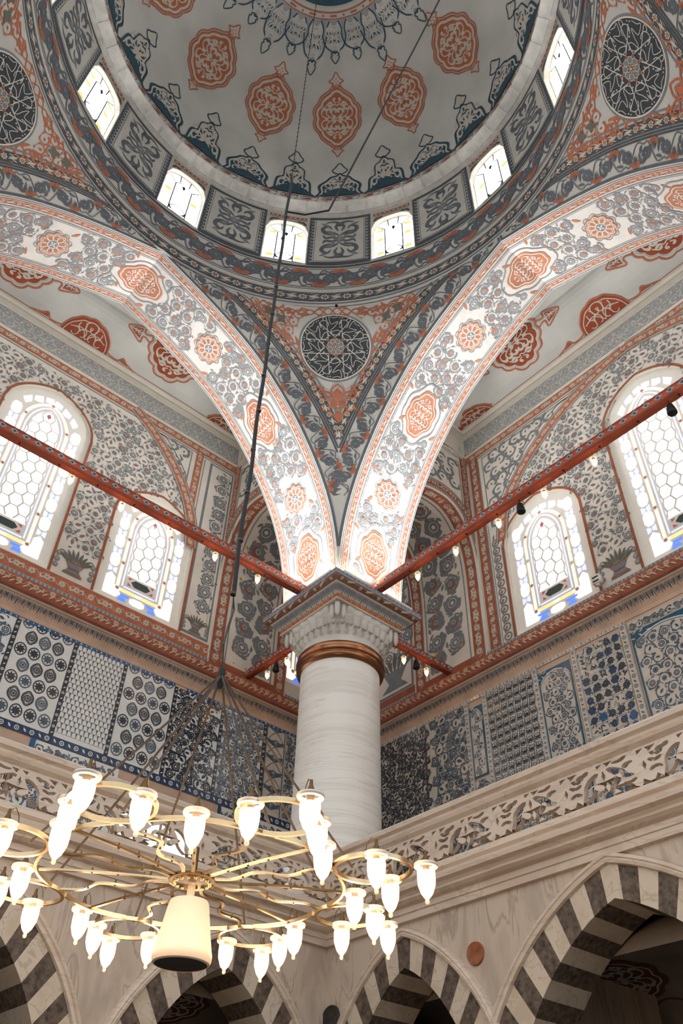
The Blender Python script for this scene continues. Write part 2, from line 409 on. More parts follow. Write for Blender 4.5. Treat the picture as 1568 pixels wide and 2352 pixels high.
LEFTW = plane((0, -WL, 0), (1, 0, 0), (0, 0, 1), (0, 1, 0))
RIGHTW = plane((-WR, 0, 0), (0, 1, 0), (0, 0, 1), (1, 0, 0))

# ---------------------------------------------------------------- dome
RD = 2.36; ZD = 3.70
def dome_surf(u, v):   # u = azimuth, v = angle from the crown (radians)
    n = np.c_[np.sin(v)*np.cos(u), np.sin(v)*np.sin(u), np.cos(v)]
    return n*RD + np.array([SX, SY, ZD]), -n
def dplace(az, po, sx=1.):   # local x along the ring, y towards the rim, in metres
    a0 = math.radians(az); p0 = math.radians(po)
    return lambda P: np.c_[a0 - P[:, 0]*sx/RD/np.maximum(.15, np.sin(p0 + P[:, 1]/RD)), p0 + P[:, 1]/RD]
mb = MB(); a = np.linspace(0, 2*PI, 97); p = np.linspace(0.0, math.radians(91), 40); A, P_ = np.meshgrid(a, p, indexing='ij')
X, _ = dome_surf(A.ravel(), P_.ravel()); mb.grid(X.reshape(97, 40, 3), 'dome_plaster')
o = Orn()
# crown: dark disc with gold script, two orange rings with dashes
o.push(dplace(0, 0)); o.pop()
crown = lambda P: np.c_[np.arctan2(P[:, 1], P[:, 0]), np.hypot(P[:, 0], P[:, 1])/RD]
def polar_ring(r, w, m, lay=1): 
    o.push(lambda P: np.c_[P[:, 0], P[:, 1]/RD]); o.rect(0, 2*PI, r-w/2, r+w/2, m, lay, 90, 1); o.pop()
polar_ring(.39, .78, 'teal'); polar_ring(.855, .02, 'orange', 2); polar_ring(.935, .022, 'orange', 2)
polar_ring(.80, .012, 'line', 2)
for i in range(40):
    q = math.radians(9*i); o.push(lambda P: np.c_[q + P[:, 0]/.895, (.895+P[:, 1])/RD])
    if i % 2: o.rect(-.045, .045, -.011, .011, 'orange', 2, 3, 1)
    else: o.rect(-.012, .012, -.012, .012, 'orange', 2)
    o.pop()
o.push(crown)
for i in range(22):     # sweeping gold letters round the rim of the disc
    q = i*2*PI/22
    o.push(place(.60*math.cos(q), .60*math.sin(q), q-PI/2, .2))
    o.stroke(cr([(-.6, -.5), (-.1, -.62), (.4, -.3), (.3, .2), (-.2, .3), (-.5, .6)], 4), [.08]*3+[.16]*8+[.05]*10, 'ochre', 2)
    o.stroke(cr([(-.3, .7), (.1, .2), (.6, .5), (.5, -.5)], 4), .09, 'cream', 2); o.disc((.1, -.1), .08, 'cream', 2, 6); o.pop()
o.pop()
# blue lace fringe round the crown
for i in range(27):
    az = 225.0 + i*360/27; longer = i % 2
    if i == 0: longer = 0
    L = .62 if longer else .47
    o.push(dplace(az, 23.0))
    w = .145
    out = cr([(-w*1.1, .0), (-w*.95, .1), (-w*1.05, .2), (-w*.8, L*.66), (-.014, L*.80), (0, L*.82), (.014, L*.80), (w*.8, L*.66), (w*1.05, .2), (w*.95, .1), (w*1.1, 0)], 4)
    o.fill(out, 'pale_grey', 1); o.stroke(out, .016, 'teal', 3)
    o.push(place(0, L*.42, 0, w*.9, L*.42)); rumi(o, 'dome_plaster', 3, .14, (0, 1, 2, 3, 5)); 
    for q in ((0, .1), (.35, -.3), (-.35, -.3), (0, -.75), (.4, .25), (-.4, .25)): o.disc(q, .13, 'teal', 2, 5)
    o.pop()
    k = .075; o.stroke(cr([(0, L*.78), (-k*.7, L*.82), (-k*.5, L*.88), (-k*.75, L*.92), (0, L*1.09), (k*.75, L*.92), (k*.5, L*.88), (k*.7, L*.82), (0, L*.78)], 3), .013, 'teal', 3)
    o.pop()
# orange medallions
def knot(y, s, m): 
    d = 1 if s > 0 else -1; s = abs(s)
    P = np.array([(0, 0), (-.35, .12), (-.25, .3), (-.6, .5), (-.3, .72), (0, 1.25), (.3, .72), (.6, .5), (.25, .3), (.35, .12)])*(s, s*d) + (0, y)
    P = cr(P, 3, True); o.fill(P, 'dome_plaster', 1); o.stroke(P, .016, m, 2, True)
    for q in ((-.15, .5), (.15, .5), (0, .7), (0, .35)): o.disc((q[0]*s, y+q[1]*s*d), s*.06, m, 2, 5)
for k in range(-6, 7):
    az = 225 + k*27.9
    if k == 6: continue
    o.push(dplace(az, 53.2))
    shemse(o, (0, 0), .315, .375, 0, 'orange', 'line', None, 1, 10, .16, .08)
    o.stroke(pointed(10, .09, .16)*(.335, .395), .016, 'orange', 2, True)
    knot(-.43, -.16, 'orange'); knot(.42, .13, 'orange'); o.pop()
# blue crest running round the rim
for i in range(24):
    az = 224.3 + i*15; tall = i % 2
    o.push(dplace(az, 87.0)); w = .305; H = -.88 if tall else -.60
    if tall: out = [(-w, -.02), (-w*.8, -.05), (-w*.72, H*.34), (-w*.45, H*.42), (-w*.42, H*.6), (-w*.16, H*.68), (0, H*.76), (w*.16, H*.68), (w*.42, H*.6), (w*.45, H*.42), (w*.72, H*.34), (w*.8, -.05), (w, -.02)]
    else: out = [(-w, -.02), (-w*.85, -.12), (-w*.9, H*.42), (-w*.55, H*.62), (-w*.4, H*.72), (-w*.1, H*.78), (0, H*.84), (w*.1, H*.78), (w*.4, H*.72), (w*.55, H*.62), (w*.9, H*.42), (w*.85, -.12), (w, -.02)]
    out = cr(out, 4); o.fill(out, 'teal', 1); o.stroke(out*(.86, .9)+(0, -.02), .022, 'line', 2); o.stroke(out, .018, 'teal', 3)
    o.push(place(0, H*.36, PI, w*.74, abs(H)*.36)); rumi(o, 'line', 2, .10); 
    for q in range(6): leaf(o, (0, 0), q*PI/3, .5, .16, 'line', 2, .3, 5)
    o.pop()
    kk = .11; o.push(place(0, (H*.74 if tall else H*.82), PI)); P = cr([(0, 0), (-kk*.5, .02), (-kk*.9, .07), (-kk*.55, .12), (0, .2), (kk*.55, .12), (kk*.9, .07), (kk*.5, .02)], 3, True)
    o.fill(P, 'line', 1); o.stroke(P, .018, 'teal', 2, True); o.pop(); o.pop()
# orange meander at the rim
n = 56
for i in range(n):
    o.push(lambda P, i=i: np.c_[(i+P[:, 0])*2*PI/n, (RD*math.radians(88.2)+P[:, 1])/RD])
    o.stroke([(-.12, -.045), (.66, -.045), (.78, -.012), (.66, .010), (.30, .010), (.22, .0), (.30, -.014), (.55, -.014)], .014, 'rust', 2)
    o.stroke([(1.12-.24+.0, .052), (.34-.24, .052), (.22-.24, .03), (-.12, -.045)], .014, 'rust', 2); o.pop()
o.put(mb, dome_surf)
dome = mb.build('ceiling'); tag(dome, 'grey plaster dome with orange medallions and a blue crest, above the ring of windows', kind='structure')

# stone ring under the dome
mb = MB(); n = 120
prof = [(RD+.01, 3.695), (RD-.03, 3.672), (RD-.03, 3.648), (RD+.05, 3.622), (RD+.09, 3.59), (RD+.16, 3.57)]
mb.lathe(prof, 'stone_ring', (SX, SY, 0), n)
for i in range(60):     # dressed blocks proud of the joint
    a0 = (i+.06)*2*PI/60; a1 = (i+.94)*2*PI/60
    mb.lathe([(r-.006, z-.004) for r, z in prof[1:5]], 'stone_ring', (SX, SY, 0), 4, a0, a1)
mb.build('trim_1').update_tag(); tag(bpy.data.objects['trim_1'], kind='structure')

# ---------------------------------------------------------------- drum with twelve windows
RR = 2.5; Z0, Z1 = 2.40, 3.60
def drum_surf(u, v): n = np.c_[np.cos(u), np.sin(u), 0*u]; return np.c_[SX+RR*n[:, 0], SY+RR*n[:, 1], v], -n
WZB, WZS, WZT = 2.45, 3.17, 3.40; HW = math.radians(6)
def win_top(t): return WZS+(WZT-WZS)*np.sqrt(np.maximum(0, 1-np.abs(t)**2.6))   # t in -1..1
mb = MB(); o = Orn()
mb2 = []
for k in range(12):
    ac = math.radians(224.1 + 15 + 30*k)
    # wall cells round the opening
    def cell(u0, u1, f0, f1, nu=8, nv=3):
        U = np.linspace(u0, u1, nu+1); t = np.linspace(0, 1, nv+1); G = np.zeros((nu+1, nv+1, 3))
        for i, uu in enumerate(U): zz = f0(uu)+(f1(uu)-f0(uu))*t; q, _ = drum_surf(np.full(nv+1, uu), zz); G[i] = q
        mb.grid(G, 'belt_plaster')
    K = lambda z: (lambda u: z)
    cell(ac+HW, ac+math.radians(30)-HW, K(Z0), K(Z1), 8); cell(ac-HW, ac+HW, K(Z0), K(WZB), 6); cell(ac-HW, ac+HW, lambda u: float(win_top((u-ac)/HW)), K(Z1), 12)
    # reveal
    th = np.linspace(-1, 1, 13); ring = [(ac-HW, WZB)] + [(ac+HW*t, float(win_top(t))) for t in th] + [(ac+HW, WZB)]
    G = np.array([[drum_surf(np.array([u]), np.array([z]))[0][0] + np.array([math.cos(ac), math.sin(ac), 0])*d for d in (0, .10)] for u, z in ring + ring[:1]])
    mb.grid(G, 'line')
    o.stroke(np.array(ring), .0, 'line', 1)
    # floral panel between the windows, bordered dark grey
    pc = ac + math.radians(15); pw = math.radians(15)-HW
    o.push(lambda P, pc=pc: np.c_[pc+P[:, 0]/RR, P[:, 1]])
    W = pw*RR; o.rect(-W+.012, W-.012, WZB-.03, Z1-.04, 'dark_grey', 1, 8, 1); o.rect(-W+.075, W-.075, WZB+.04, Z1-.10, 'line', 2, 8, 1); o.rect(-W+.085, W-.085, WZB+.05, Z1-.11, 'grey', 3, 8, 1); o.rect(-W+.095, W-.095, WZB+.06, Z1-.12, 'belt_plaster', 4, 8, 1)
    for sx in (-1, 1):
        for zz in np.arange(WZB+.02, Z1-.08, .075): leaf(o, (sx*(W-.045), zz), PI/2+.5*sx, .07, .022, 'pale_grey', 2, .3, 4); o.ring((sx*(W-.042), zz+.04), .012, .006, 'pale_grey', 2, 6)
    for sx in (-1, 1):
        for sy in (-1, 1):
            o.push(lambda P, sx=sx, sy=sy: np.c_[P[:, 0]*sx, 3.01 + P[:, 1]*sy]); 
            for pts, w in (([(.02, .02), (.10, .05), (.17, .03), (.2, .10)], .035), ([(.03, .14), (.12, .12), (.19, .17), (.21, .27), (.14, .32), (.10, .25)], .04), ([(.02, .20), (.05, .30), (.02, .4), (.1, .43), (.18, .40)], .035), ([(.0, .08), (.08, .16), (.2, .2)], .03)):
                q = cr(pts, 4); t = np.linspace(0, 1, len(q)); o.stroke(q, w*(.35+np.sin(t*PI)), 'mid_grey', 5)
            leaf(o, (.14, .3), 1.2, .12, .05, 'grey', 5, -.5); leaf(o, (.05, .06), .9, .16, .05, 'grey', 5, .3); o.pop()
    flower(o, (0, 3.01), .075, 0, 'rose', ('grey', 'dark_grey', 'pale_grey'), 5)
    for zz in (2.62, 3.38): flower(o, (0, zz), .06, 0, 'rose', ('dark_grey', 'grey', 'grey'), 5)
    o.pop()
    # little orange fret over each window
    o.push(lambda P, ac=ac: np.c_[ac+P[:, 0]/RR, P[:, 1]])
    o.rect(-.25, .25, 3.43, 3.55, 'line', 1, 6, 1); o.rect(-.235, .235, 3.45, 3.53, 'rust', 2, 6, 1)
    for x in np.linspace(-.2, .2, 8): o.stroke([(x-.022, 3.455), (x+.022, 3.525)], .01, 'line', 3); o.stroke([(x+.022, 3.455), (x-.022, 3.525)], .01, 'line', 3)
    for sx in (-1, 1): leaf(o, (sx*.235, 3.33), PI/2+.5*sx, .11, .03, 'dark_grey', 1, 0); leaf(o, (sx*.2, 3.39), PI/2+1.2*sx, .1, .03, 'dark_grey', 1, 0)
    o.pop()
# floral belt and dark flower chain below the windows
o.rect(0, 2*PI, 2.385, 2.40, 'dark_grey', 1, 90, 1); o.put(mb, drum_surf)
mb.build('wall_drum'); tag(bpy.data.objects['wall_drum'], kind='structure')
# belt (its own surface, wider because it follows the pendentives outward a little)
mb = MB(); Z2, Z3 = 1.56, 2.40
A = np.linspace(0, 2*PI, 121); G = np.stack([drum_surf(A, np.full(121, z))[0] for z in np.linspace(Z2, Z3, 6)], 1); mb.grid(G, 'belt_plaster')
o = Orn(); full = Path([(t, 0) for t in np.linspace(0, 2*PI*RR, 200)])
o.push(lambda P: np.c_[P[:, 0]/RR, P[:, 1]])
for z, w, m in ((2.375, .03, 'dark_grey'), (2.33, .012, 'grey'), (1.95, .014, 'grey'), (1.915, .012, 'grey'), (1.845, .014, 'line'), (1.615, .022, 'grey')): o.rect(0, 2*PI*RR, z-w/2, z+w/2, m, 1, 120, 1)
chain_band(o, full, 2.135, .42, .225, None, 'mid_grey', 'orange', 1, 'carn')
o.rect(0, 2*PI*RR, 1.655, 1.825, 'dark_grey', 1, 120, 1)
chain_band(o, full, 1.74, .17, .125, None, 'line', 'orange', 1, 'chain'); o.pop()
o.put(mb, drum_surf); mb.build('trim_2'); tag(bpy.data.objects['trim_2'], kind='structure')

# stained glass of the drum windows: one window each
for k in range(12):
    ac = math.radians(224.1 + 15 + 30*k); d = -(ac-math.radians(224.1)+6*PI) % (2*PI)
    mb = MB(); mg = MB(); o = Orn(); og = Orn(); RW = RR+.09
    def ws(u, v, ac=ac):
        n = np.array([math.cos(ac), math.sin(ac), 0]); t = np.array([-math.sin(ac), math.cos(ac), 0])
        return np.array([SX, SY, 0]) + n*RW*math.cos(HW) + np.outer(u, t) + np.outer(v, [0, 0, 1.]), np.tile(-n, (len(u), 1))
    hw = RW*math.sin(HW)+.01
    out = [(-hw, WZB-.01)] + [(hw*t, float(win_top(t))+.01) for t in np.linspace(-1, 1, 15)] + [(hw, WZB-.01)]
    og.poly(out, 'glass_sky', 0)
    for sx in (-1, 1):
        for zz in (2.68, 3.0, 3.22): 
            og.fill(np.array([(sx*.175-.05, zz), (sx*.175-.03, zz+.035), (sx*.175+.03, zz+.035), (sx*.175+.05, zz), (sx*.175+.03, zz-.035), (sx*.175-.03, zz-.035)]), 'glass_orange' if (k+int(zz*10)) % 3 else 'glass_amber', 1)
    og.fill(np.array([(0, 2.52)]) + CIRC(10)*(.12, .045), 'glass_amber', 1)
    for pts in ([(-.11, WZB), (-.11, 3.2)], [(.11, WZB), (.11, 3.2)], [(-.11, 3.2), (0, 3.3), (.11, 3.2)], [(-.11, 3.2), (-.2, 3.3)], [(.11, 3.2), (.2, 3.3)], [(-.06, 3.26), (-.07, 3.4)], [(.06, 3.26), (.07, 3.4)],
                [(-.11, 2.66), (-.05, 2.59), (.05, 2.59), (.11, 2.66)], [(-.11, 2.66), (-.05, 2.73), (.05, 2.73), (.11, 2.66)]): o.stroke(pts, .014, 'slate', 1)
    for zz in (2.58, 2.78, 2.9, 3.1): 
        for sx in (-1, 1): o.stroke([(sx*.11, zz), (sx*hw, zz)], .011, 'pale_grey', 1)
    o.fill(np.array([(0, 3.24), (.025, 3.2), (0, 3.13), (-.025, 3.2)]), 'slate', 1)
    for sx in (-1, 1): o.fill(np.array([(sx*.105, 2.61), (sx*.07, 2.60), (sx*.105, 2.70)]), 'olive', 1)
    ringp = np.array(out); o.stroke(ringp*(.97, 1)+(0, 0), .035, 'line', 2, True)
    o.put(mb, ws, .004, .012); og.put(mg, ws, .003, 0)
    w = mb.build('window_%d' % (k+1)); tag(w, kind='structure'); g = mg.build('pane', w)

# ---------------------------------------------------------------- pendentives
XA, ZA = arch_curve(SX)
def make_pend(mx, my, label):
    """corner idx 0 = over the column; the others are the same corner turned about the dome axis"""
    XL, ZL = XA[:len(XA)//2+1], ZA[:len(XA)//2+1]
    XR, _ = arch_curve(SY); XR = XR[:len(XR)//2+1]
    zs = np.linspace(-1.42, 1.477, 70)
    xl = np.interp(zs, ZL, XL); yr = np.interp(zs, ZL, XR)
    aL = np.unwrap(np.arctan2(CH-SY, xl-SX)) % (2*PI); aR = np.arctan2(yr-SY, CH-SX) % (2*PI)
    rL = np.hypot(CH-SY, xl-SX); rRt = np.hypot(yr-SY, CH-SX)
    aL, aR, rL, rRt = aR, aL, rRt, rL
    zs = np.r_[zs, 1.56]; aL = np.r_[aL, aL[-1]]; aR = np.r_[aR, aR[-1]]; rL = np.r_[rL, RR]; rRt = np.r_[rRt, RR]
    am = (aL+aR)/2; rm = (rL+rRt)/2; c = am[-1]
    # meridian length
    V = np.concatenate([[0], np.cumsum(np.hypot(np.diff(zs), np.diff(rm)))])
    def surf(u, v):
        v = np.clip(v, 0, V[-1]); z = np.interp(v, V, zs); r0 = np.interp(v, V, rm); l = np.interp(v, V, aL); r_ = np.interp(v, V, aR); mid = (l+r_)/2
        an = mid + u/r0; f = np.clip((an-l)/(r_-l-1e-9), -.2, 1.2) if True else 0
        rr = np.interp(v, V, rL)*(1-f) + np.interp(v, V, rRt)*f
        z2 = np.gradient(zs, V); r2 = np.gradient(rm, V); zz = np.interp(v, V, z2); rrv = np.interp(v, V, r2)
        P = np.c_[SX+rr*np.cos(an)*mx, SY+rr*np.sin(an)*my, z]
        N = np.c_[-np.cos(an)*zz*mx, -np.sin(an)*zz*my, rrv]; return P, N/np.linalg.norm(N, axis=1)[:, None]
    mb = MB(); G = []
    tt = np.linspace(0, 1, 33)
    for i in range(len(zs)):
        hw = (aR[i]-aL[i])/2*rm[i]; q, _ = surf((tt*2-1)*hw, np.full(33, V[i])); G.append(q)
    mb.grid(np.array(G), 'belt_plaster')
    o = Orn(); hwv = (aR-aL)/2*rm
    eL = np.c_[-hwv, V]; eR = np.c_[hwv, V]   # edges in (u,v)
    def inset(d, s):
        p = Path(eR if s > 0 else eL); q = p(np.c_[np.linspace(.0, p.len, 90), np.full(90, d if s > 0 else -d)])
        return q
    # bands: wide floral, then the dark flower chain, both sides and along the top
    for s in (1, -1):
        for d0, d1, m in ((.005, .03, 'mid_grey'), (.245, .262, 'dark_grey'), (.27, .287, 'dark_grey')):
            P = Path(inset((d0+d1)/2, s)); keep = P.p[P.p[:, 0]*s > 0]; 
            if len(keep) > 3: Path(keep).band(o, -(d1-d0)/2, (d1-d0)/2, m, 1)
        q = inset(.14, s); q = q[q[:, 0]*s > -.02]
        chain_band(o, Path(q), 0, .235, .205, None, 'mid_grey', 'orange', 1, 'carn')
        q = inset(.345, s); q = q[q[:, 0]*s > -.03]; pt = Path(q)
        pt.band(o, -.05, .05, 'dark_grey', 1); chain_band(o, pt, 0, .10, .085, None, 'line', 'ochre', 1, 'chain')
        q = inset(.425, s); q = q[q[:, 0]*s > -.01]; Path(q).band(o, -.008, .008, 'grey', 1)
    vt = V[-1]
    P = Path([(u, vt-.045) for u in np.linspace(-hwv[-1]+.55, hwv[-1]-.55, 40)]); P.band(o, -.012, .012, 'grey', 1)
    # roundel with a radial inscription
    vz = np.interp(1.03, zs, V); R = .375; cc = (0, vz)
    o.disc(cc, R*1.06, 'grey', 1, 48); o.disc(cc, R*1.01, 'cream', 2, 48); o.disc(cc, R*.975, 'slate', 3, 48)
    o.push(place(cc[0], cc[1], 0, R))
    for i in range(8):
        q = i*PI/4; o.push(place(0, 0, q))
        o.stroke(cr([(.22, -.84), (.215, -.4), (.2, .2), (.205, .86), (.26, .93), (.31, .86), (.28, .8)], 4), .021, 'line', 4)      # long upright crossing its neighbours
        o.stroke(cr([(-.13, .93), (.02, .9), (.13, .93), (.08, .7), (-.12, .78), (-.02, .62), (.1, .5), (.06, .38), (-.1, .36), (-.16, .46), (-.06, .5), (.12, .44)], 4), .018, 'line', 4)
        o.disc((-.17, .6), .022, 'line', 4, 6); o.disc((.15, .34), .02, 'line', 4, 6); o.stroke([(-.22, .82), (-.19, .7)], .022, 'line', 4)
        o.pop()
        q = (i+.5)*PI/4; o.push(place(0, 0, q)); b = np.linspace(-.6, 3.9, 16)
        o.stroke(np.c_[.0+np.cos(b)*.13, .74+np.sin(b)*.13], .019, 'line', 4)
        o.disc((.1, .92), .02, 'line', 4, 6); o.disc((.17, .90), .02, 'line', 4, 6); o.pop()
        q = i*PI/4+.39; o.push(place(.17*math.cos(q), .17*math.sin(q), q)); o.fill(CIRC(7)*(.075, .055), 'grey', 5); o.ring((0, 0), .075, .014, 'line', 6, 8); o.pop()
        q = i*PI/4; o.fill(np.array([(math.cos(q)*.26+.05*math.cos(q+g), math.sin(q)*.26+.05*math.sin(q+g)) for g in (0, PI/2, PI, 3*PI/2)]), 'rust', 5)
    o.disc((0, 0), .085, 'line', 5, 10); o.fill(lobed(8, .45, 4)*.08, 'rust', 6); o.disc((0, 0), .03, 'line', 7, 6)
    o.pop()
    # orange arabesques in the three points
    def vinechain(p0, p1, bulge, n, w):
        p0, p1 = np.array(p0, float), np.array(p1, float); d = p1-p0; L = np.hypot(*d); nr = np.array([-d[1], d[0]])/L
        t = np.linspace(0, 1, 41)[:, None]; base = p0 + d*t + nr*bulge*np.sin(t*PI)
        ww = w*(.35+.65*np.abs(2*t-1)**1.2)
        for sg in (1, -1): o.stroke(base + nr*ww*sg*np.sin(t*n*PI), .014, 'orange', 1)
        for i in range(n):
            for sg in (1, -1):
                k = int((i+.5)/n*40); b = base[k]; w1 = float(ww[k, 0])
                leaf(o, b + nr*w1*sg*.75, math.atan2(d[1], d[0]) + sg*(.7 if i % 2 else 2.4), w1*1.1+.03, .028, 'orange', 1, .5*sg, 6)
                o.disc(b + nr*w1*sg*1.05, .012, 'orange', 1, 6)
    top = vt-.13
    TL = (-.90, top-.0); TR = (.90, top-.0); B = (0, np.interp(.26, zs, V))
    hwf = lambda v: float(np.interp(v, V, hwv))
    scroll_fill(o, -1.0, 1.0, B[1]+.3, top+.03, .115, lambda u, v, r: hwf(v)-abs(u) > .53 and v < top-r*.3 and math.hypot(u, v-cc[1]) > R*1.1+.06 and abs(u) > .30, ('orange', 'orange', 'cream'), ('bud', 'tulip'), R=.22, vw=.09, seed=13, leaves=5, sv=.10)
    vinechain(TL, (0, cc[1]+R*1.17), -.04, 9, .06); vinechain(TR, (0, cc[1]+R*1.17), .04, 9, .06)
    for s in (-1, 1):
        vinechain((s*.86, top-.06), (s*.46, cc[1]+.02), -.05*s*-1, 7, .045); vinechain((s*.47, cc[1]+.02), (s*.03, B[1]+.10), .02*s, 9, .065)
        for q in ((.70, top-.10), (.57, top-.17)): o.push(place(s*q[0], q[1], s*.9)); o.fill(np.array([(-.07, 0), (-.02, .03), (0, .06), (.03, .02), (.08, 0), (.02, -.03), (0, -.06), (-.03, -.02)]), 'olive', 3); o.pop()
        o.stroke(cr([(0, B[1]+.02), (s*.05, B[1]+.1), (s*.1, B[1]+.18), (s*.03, B[1]+.27), (s*.09, B[1]+.36), (s*.2, B[1]+.38), (s*.17, B[1]+.29), (s*.08, B[1]+.32), (0, B[1]+.40)], 4), .018, 'orange', 2)
        o.stroke(cr([(0, B[1]+.46), (s*.06, B[1]+.40), (s*.07, B[1]+.30), (0, B[1]+.22)], 4), .016, 'orange', 2)
    o.fill(np.array([(0, B[1]+.0), (.03, B[1]+.06), (.06, B[1]+.08), (0, B[1]+.13), (-.06, B[1]+.08), (-.03, B[1]+.06)]), 'orange', 2); o.fill(np.array([(0, B[1]+.26), (.035, B[1]+.33), (0, B[1]+.40), (-.035, B[1]+.33)]), 'orange', 2)
    o.put(mb, surf)
    ob = mb.build('pendentive'); tag(ob, label, 'pendentive', 'pendentives under the dome')
make_pend(1, 1, 'painted triangular pendentive with dark inscribed roundel, above the column between the two white arches')
make_pend(-1, 1, 'painted pendentive with dark roundel at the top left, beyond the left white arch')
make_pend(1, -1, 'painted pendentive with dark roundel at the top right, beyond the right white arch')

# ---------------------------------------------------------------- the two big arches (decorated soffit, thin pale faces)
def big_arch(side, label):
    m = SX if side == 'L' else SY
    X, Z = arch_curve(m); 
    d = np.hypot(np.diff(X), np.diff(Z)); S = np.concatenate([[0], np.cumsum(d)]); T = np.c_[np.gradient(X, S), np.gradient(Z, S)]; T /= np.hypot(T[:, 0], T[:, 1])[:, None]
    def surf(s, t):
        s = np.clip(s, 0, S[-1]); x = np.interp(s, S, X); z = np.interp(s, S, Z); tx = np.interp(s, S, T[:, 0]); tz = np.interp(s, S, T[:, 1])
        l = np.hypot(tx, tz); tx, tz = tx/l, tz/l
        if side == 'L': return np.c_[x, t, z], np.c_[tz, 0*t, -tx]
        return np.c_[t, x, z], np.c_[0*t, tz, -tx]
    mb = MB(); sg = np.linspace(0, S[-1], 161); tg = np.linspace(-CH, CH, 7)
    G = np.array([surf(np.full(7, s), tg)[0] for s in sg]); mb.grid(G, 'arch_white')
    for t in (-CH, CH):   # faces
        k = .0 if t > 0 else .16
        E0, N = surf(sg, np.full(161, t)); E1 = E0 - N*(.05 if t > 0 else .3); 
        if t < 0: E1[:, 2] = np.minimum(E1[:, 2], 2.05)
        mb.grid(np.stack([E0, E1], 1), 'arch_white')
    o = Orn(); Lc = S[-1]/2
    # borders
    for sgn in (1, -1):
        for a, b, mm, ly in ((.397, .408, 'arch_grey', 1), (.318, .385, 'arch_orange', 1), (.322, .327, 'arch_white', 3), (.376, .381, 'arch_white', 3), (.292, .304, 'arch_grey', 1), (.277, .282, 'arch_grey', 1)):
            o.rect(0, S[-1], min(sgn*a, sgn*b), max(sgn*a, sgn*b), mm, ly, 150, 1)
        P = Path([(s, sgn*.351) for s in np.linspace(0, S[-1], 161)]); chain_band(o, P, 0, .062, .085, None, 'arch_white', 'arch_grey', 2, 'chain')
    # medallions at measured stations either side of the crown
    sOf = lambda xx: float(np.interp(xx, X[:len(X)//2+1], S[:len(X)//2+1]))
    meds = [(Lc, 1), (sOf(1.212), 1), (S[-1]-sOf(1.212), 1), (sOf(1.998), 0), (S[-1]-sOf(1.998), 0), (sOf(.675), 0), (S[-1]-sOf(.675), 0), (sOf(.43), 1), (S[-1]-sOf(.43), 1)]
    meds = [(s, k) for s, k in meds]; meds[-2] = (sOf(.675)-.72, 1); meds[-1] = (S[-1]-sOf(.675)+.72, 1)
    for s, k in meds:
        if k: shemse(o, (s, 0), .19, .235, PI/2, 'arch_orange', 'arch_white', None, 2, 8, .2, .05, .06); o.stroke(pointed(8, .06, .26)[:, ::-1]*(.29, .235) + (s, 0), .014, 'arch_grey', 2, True)
        else: rosette(o, (s, 0), .16, 'arch_orange', 'arch_white', 'arch_grey', 2, 10, 'arch_grey')
    test = lambda u, v, r: all(math.hypot(u-s, v*(1.15 if k else 1)) > (.31 if k else .225)+r*.35 for s, k in meds)
    scroll_fill(o, .02, S[-1]-.02, -.272, .272, .158, test, ('arch_grey', 'arch_orange', 'arch_white', 'arch_orange'), ('crescent', 'rose', 'crescent', 'crescent', 'daisy'), R=.34, lay=1, vw=.06, seed=3, leaves=6, sv=.136, lw=.09)
    for s, k in meds:     # small sprays filling the corners round each medallion
        for sx in (-1, 1):
            for sy in (-1, 1):
                flower(o, (s+sx*.25, sy*.20), .045, sx+sy, 'rose', ('arch_grey', 'arch_orange', 'arch_white'), 1); leaf(o, (s+sx*.18, sy*.225), sx, .09, .03, 'arch_orange', 1, .3); leaf(o, (s+sx*.30, sy*.1), sy*1.3, .09, .03, 'arch_grey', 1, .3)
    o.put(mb, surf)
    ob = mb.build('painted_arch'); tag(ob, label, 'arch', 'large painted arches on the column')
big_arch('L', 'large white pointed arch with floral soffit springing left from the column')
big_arch('R', 'large white pointed arch with floral soffit springing right from the column')
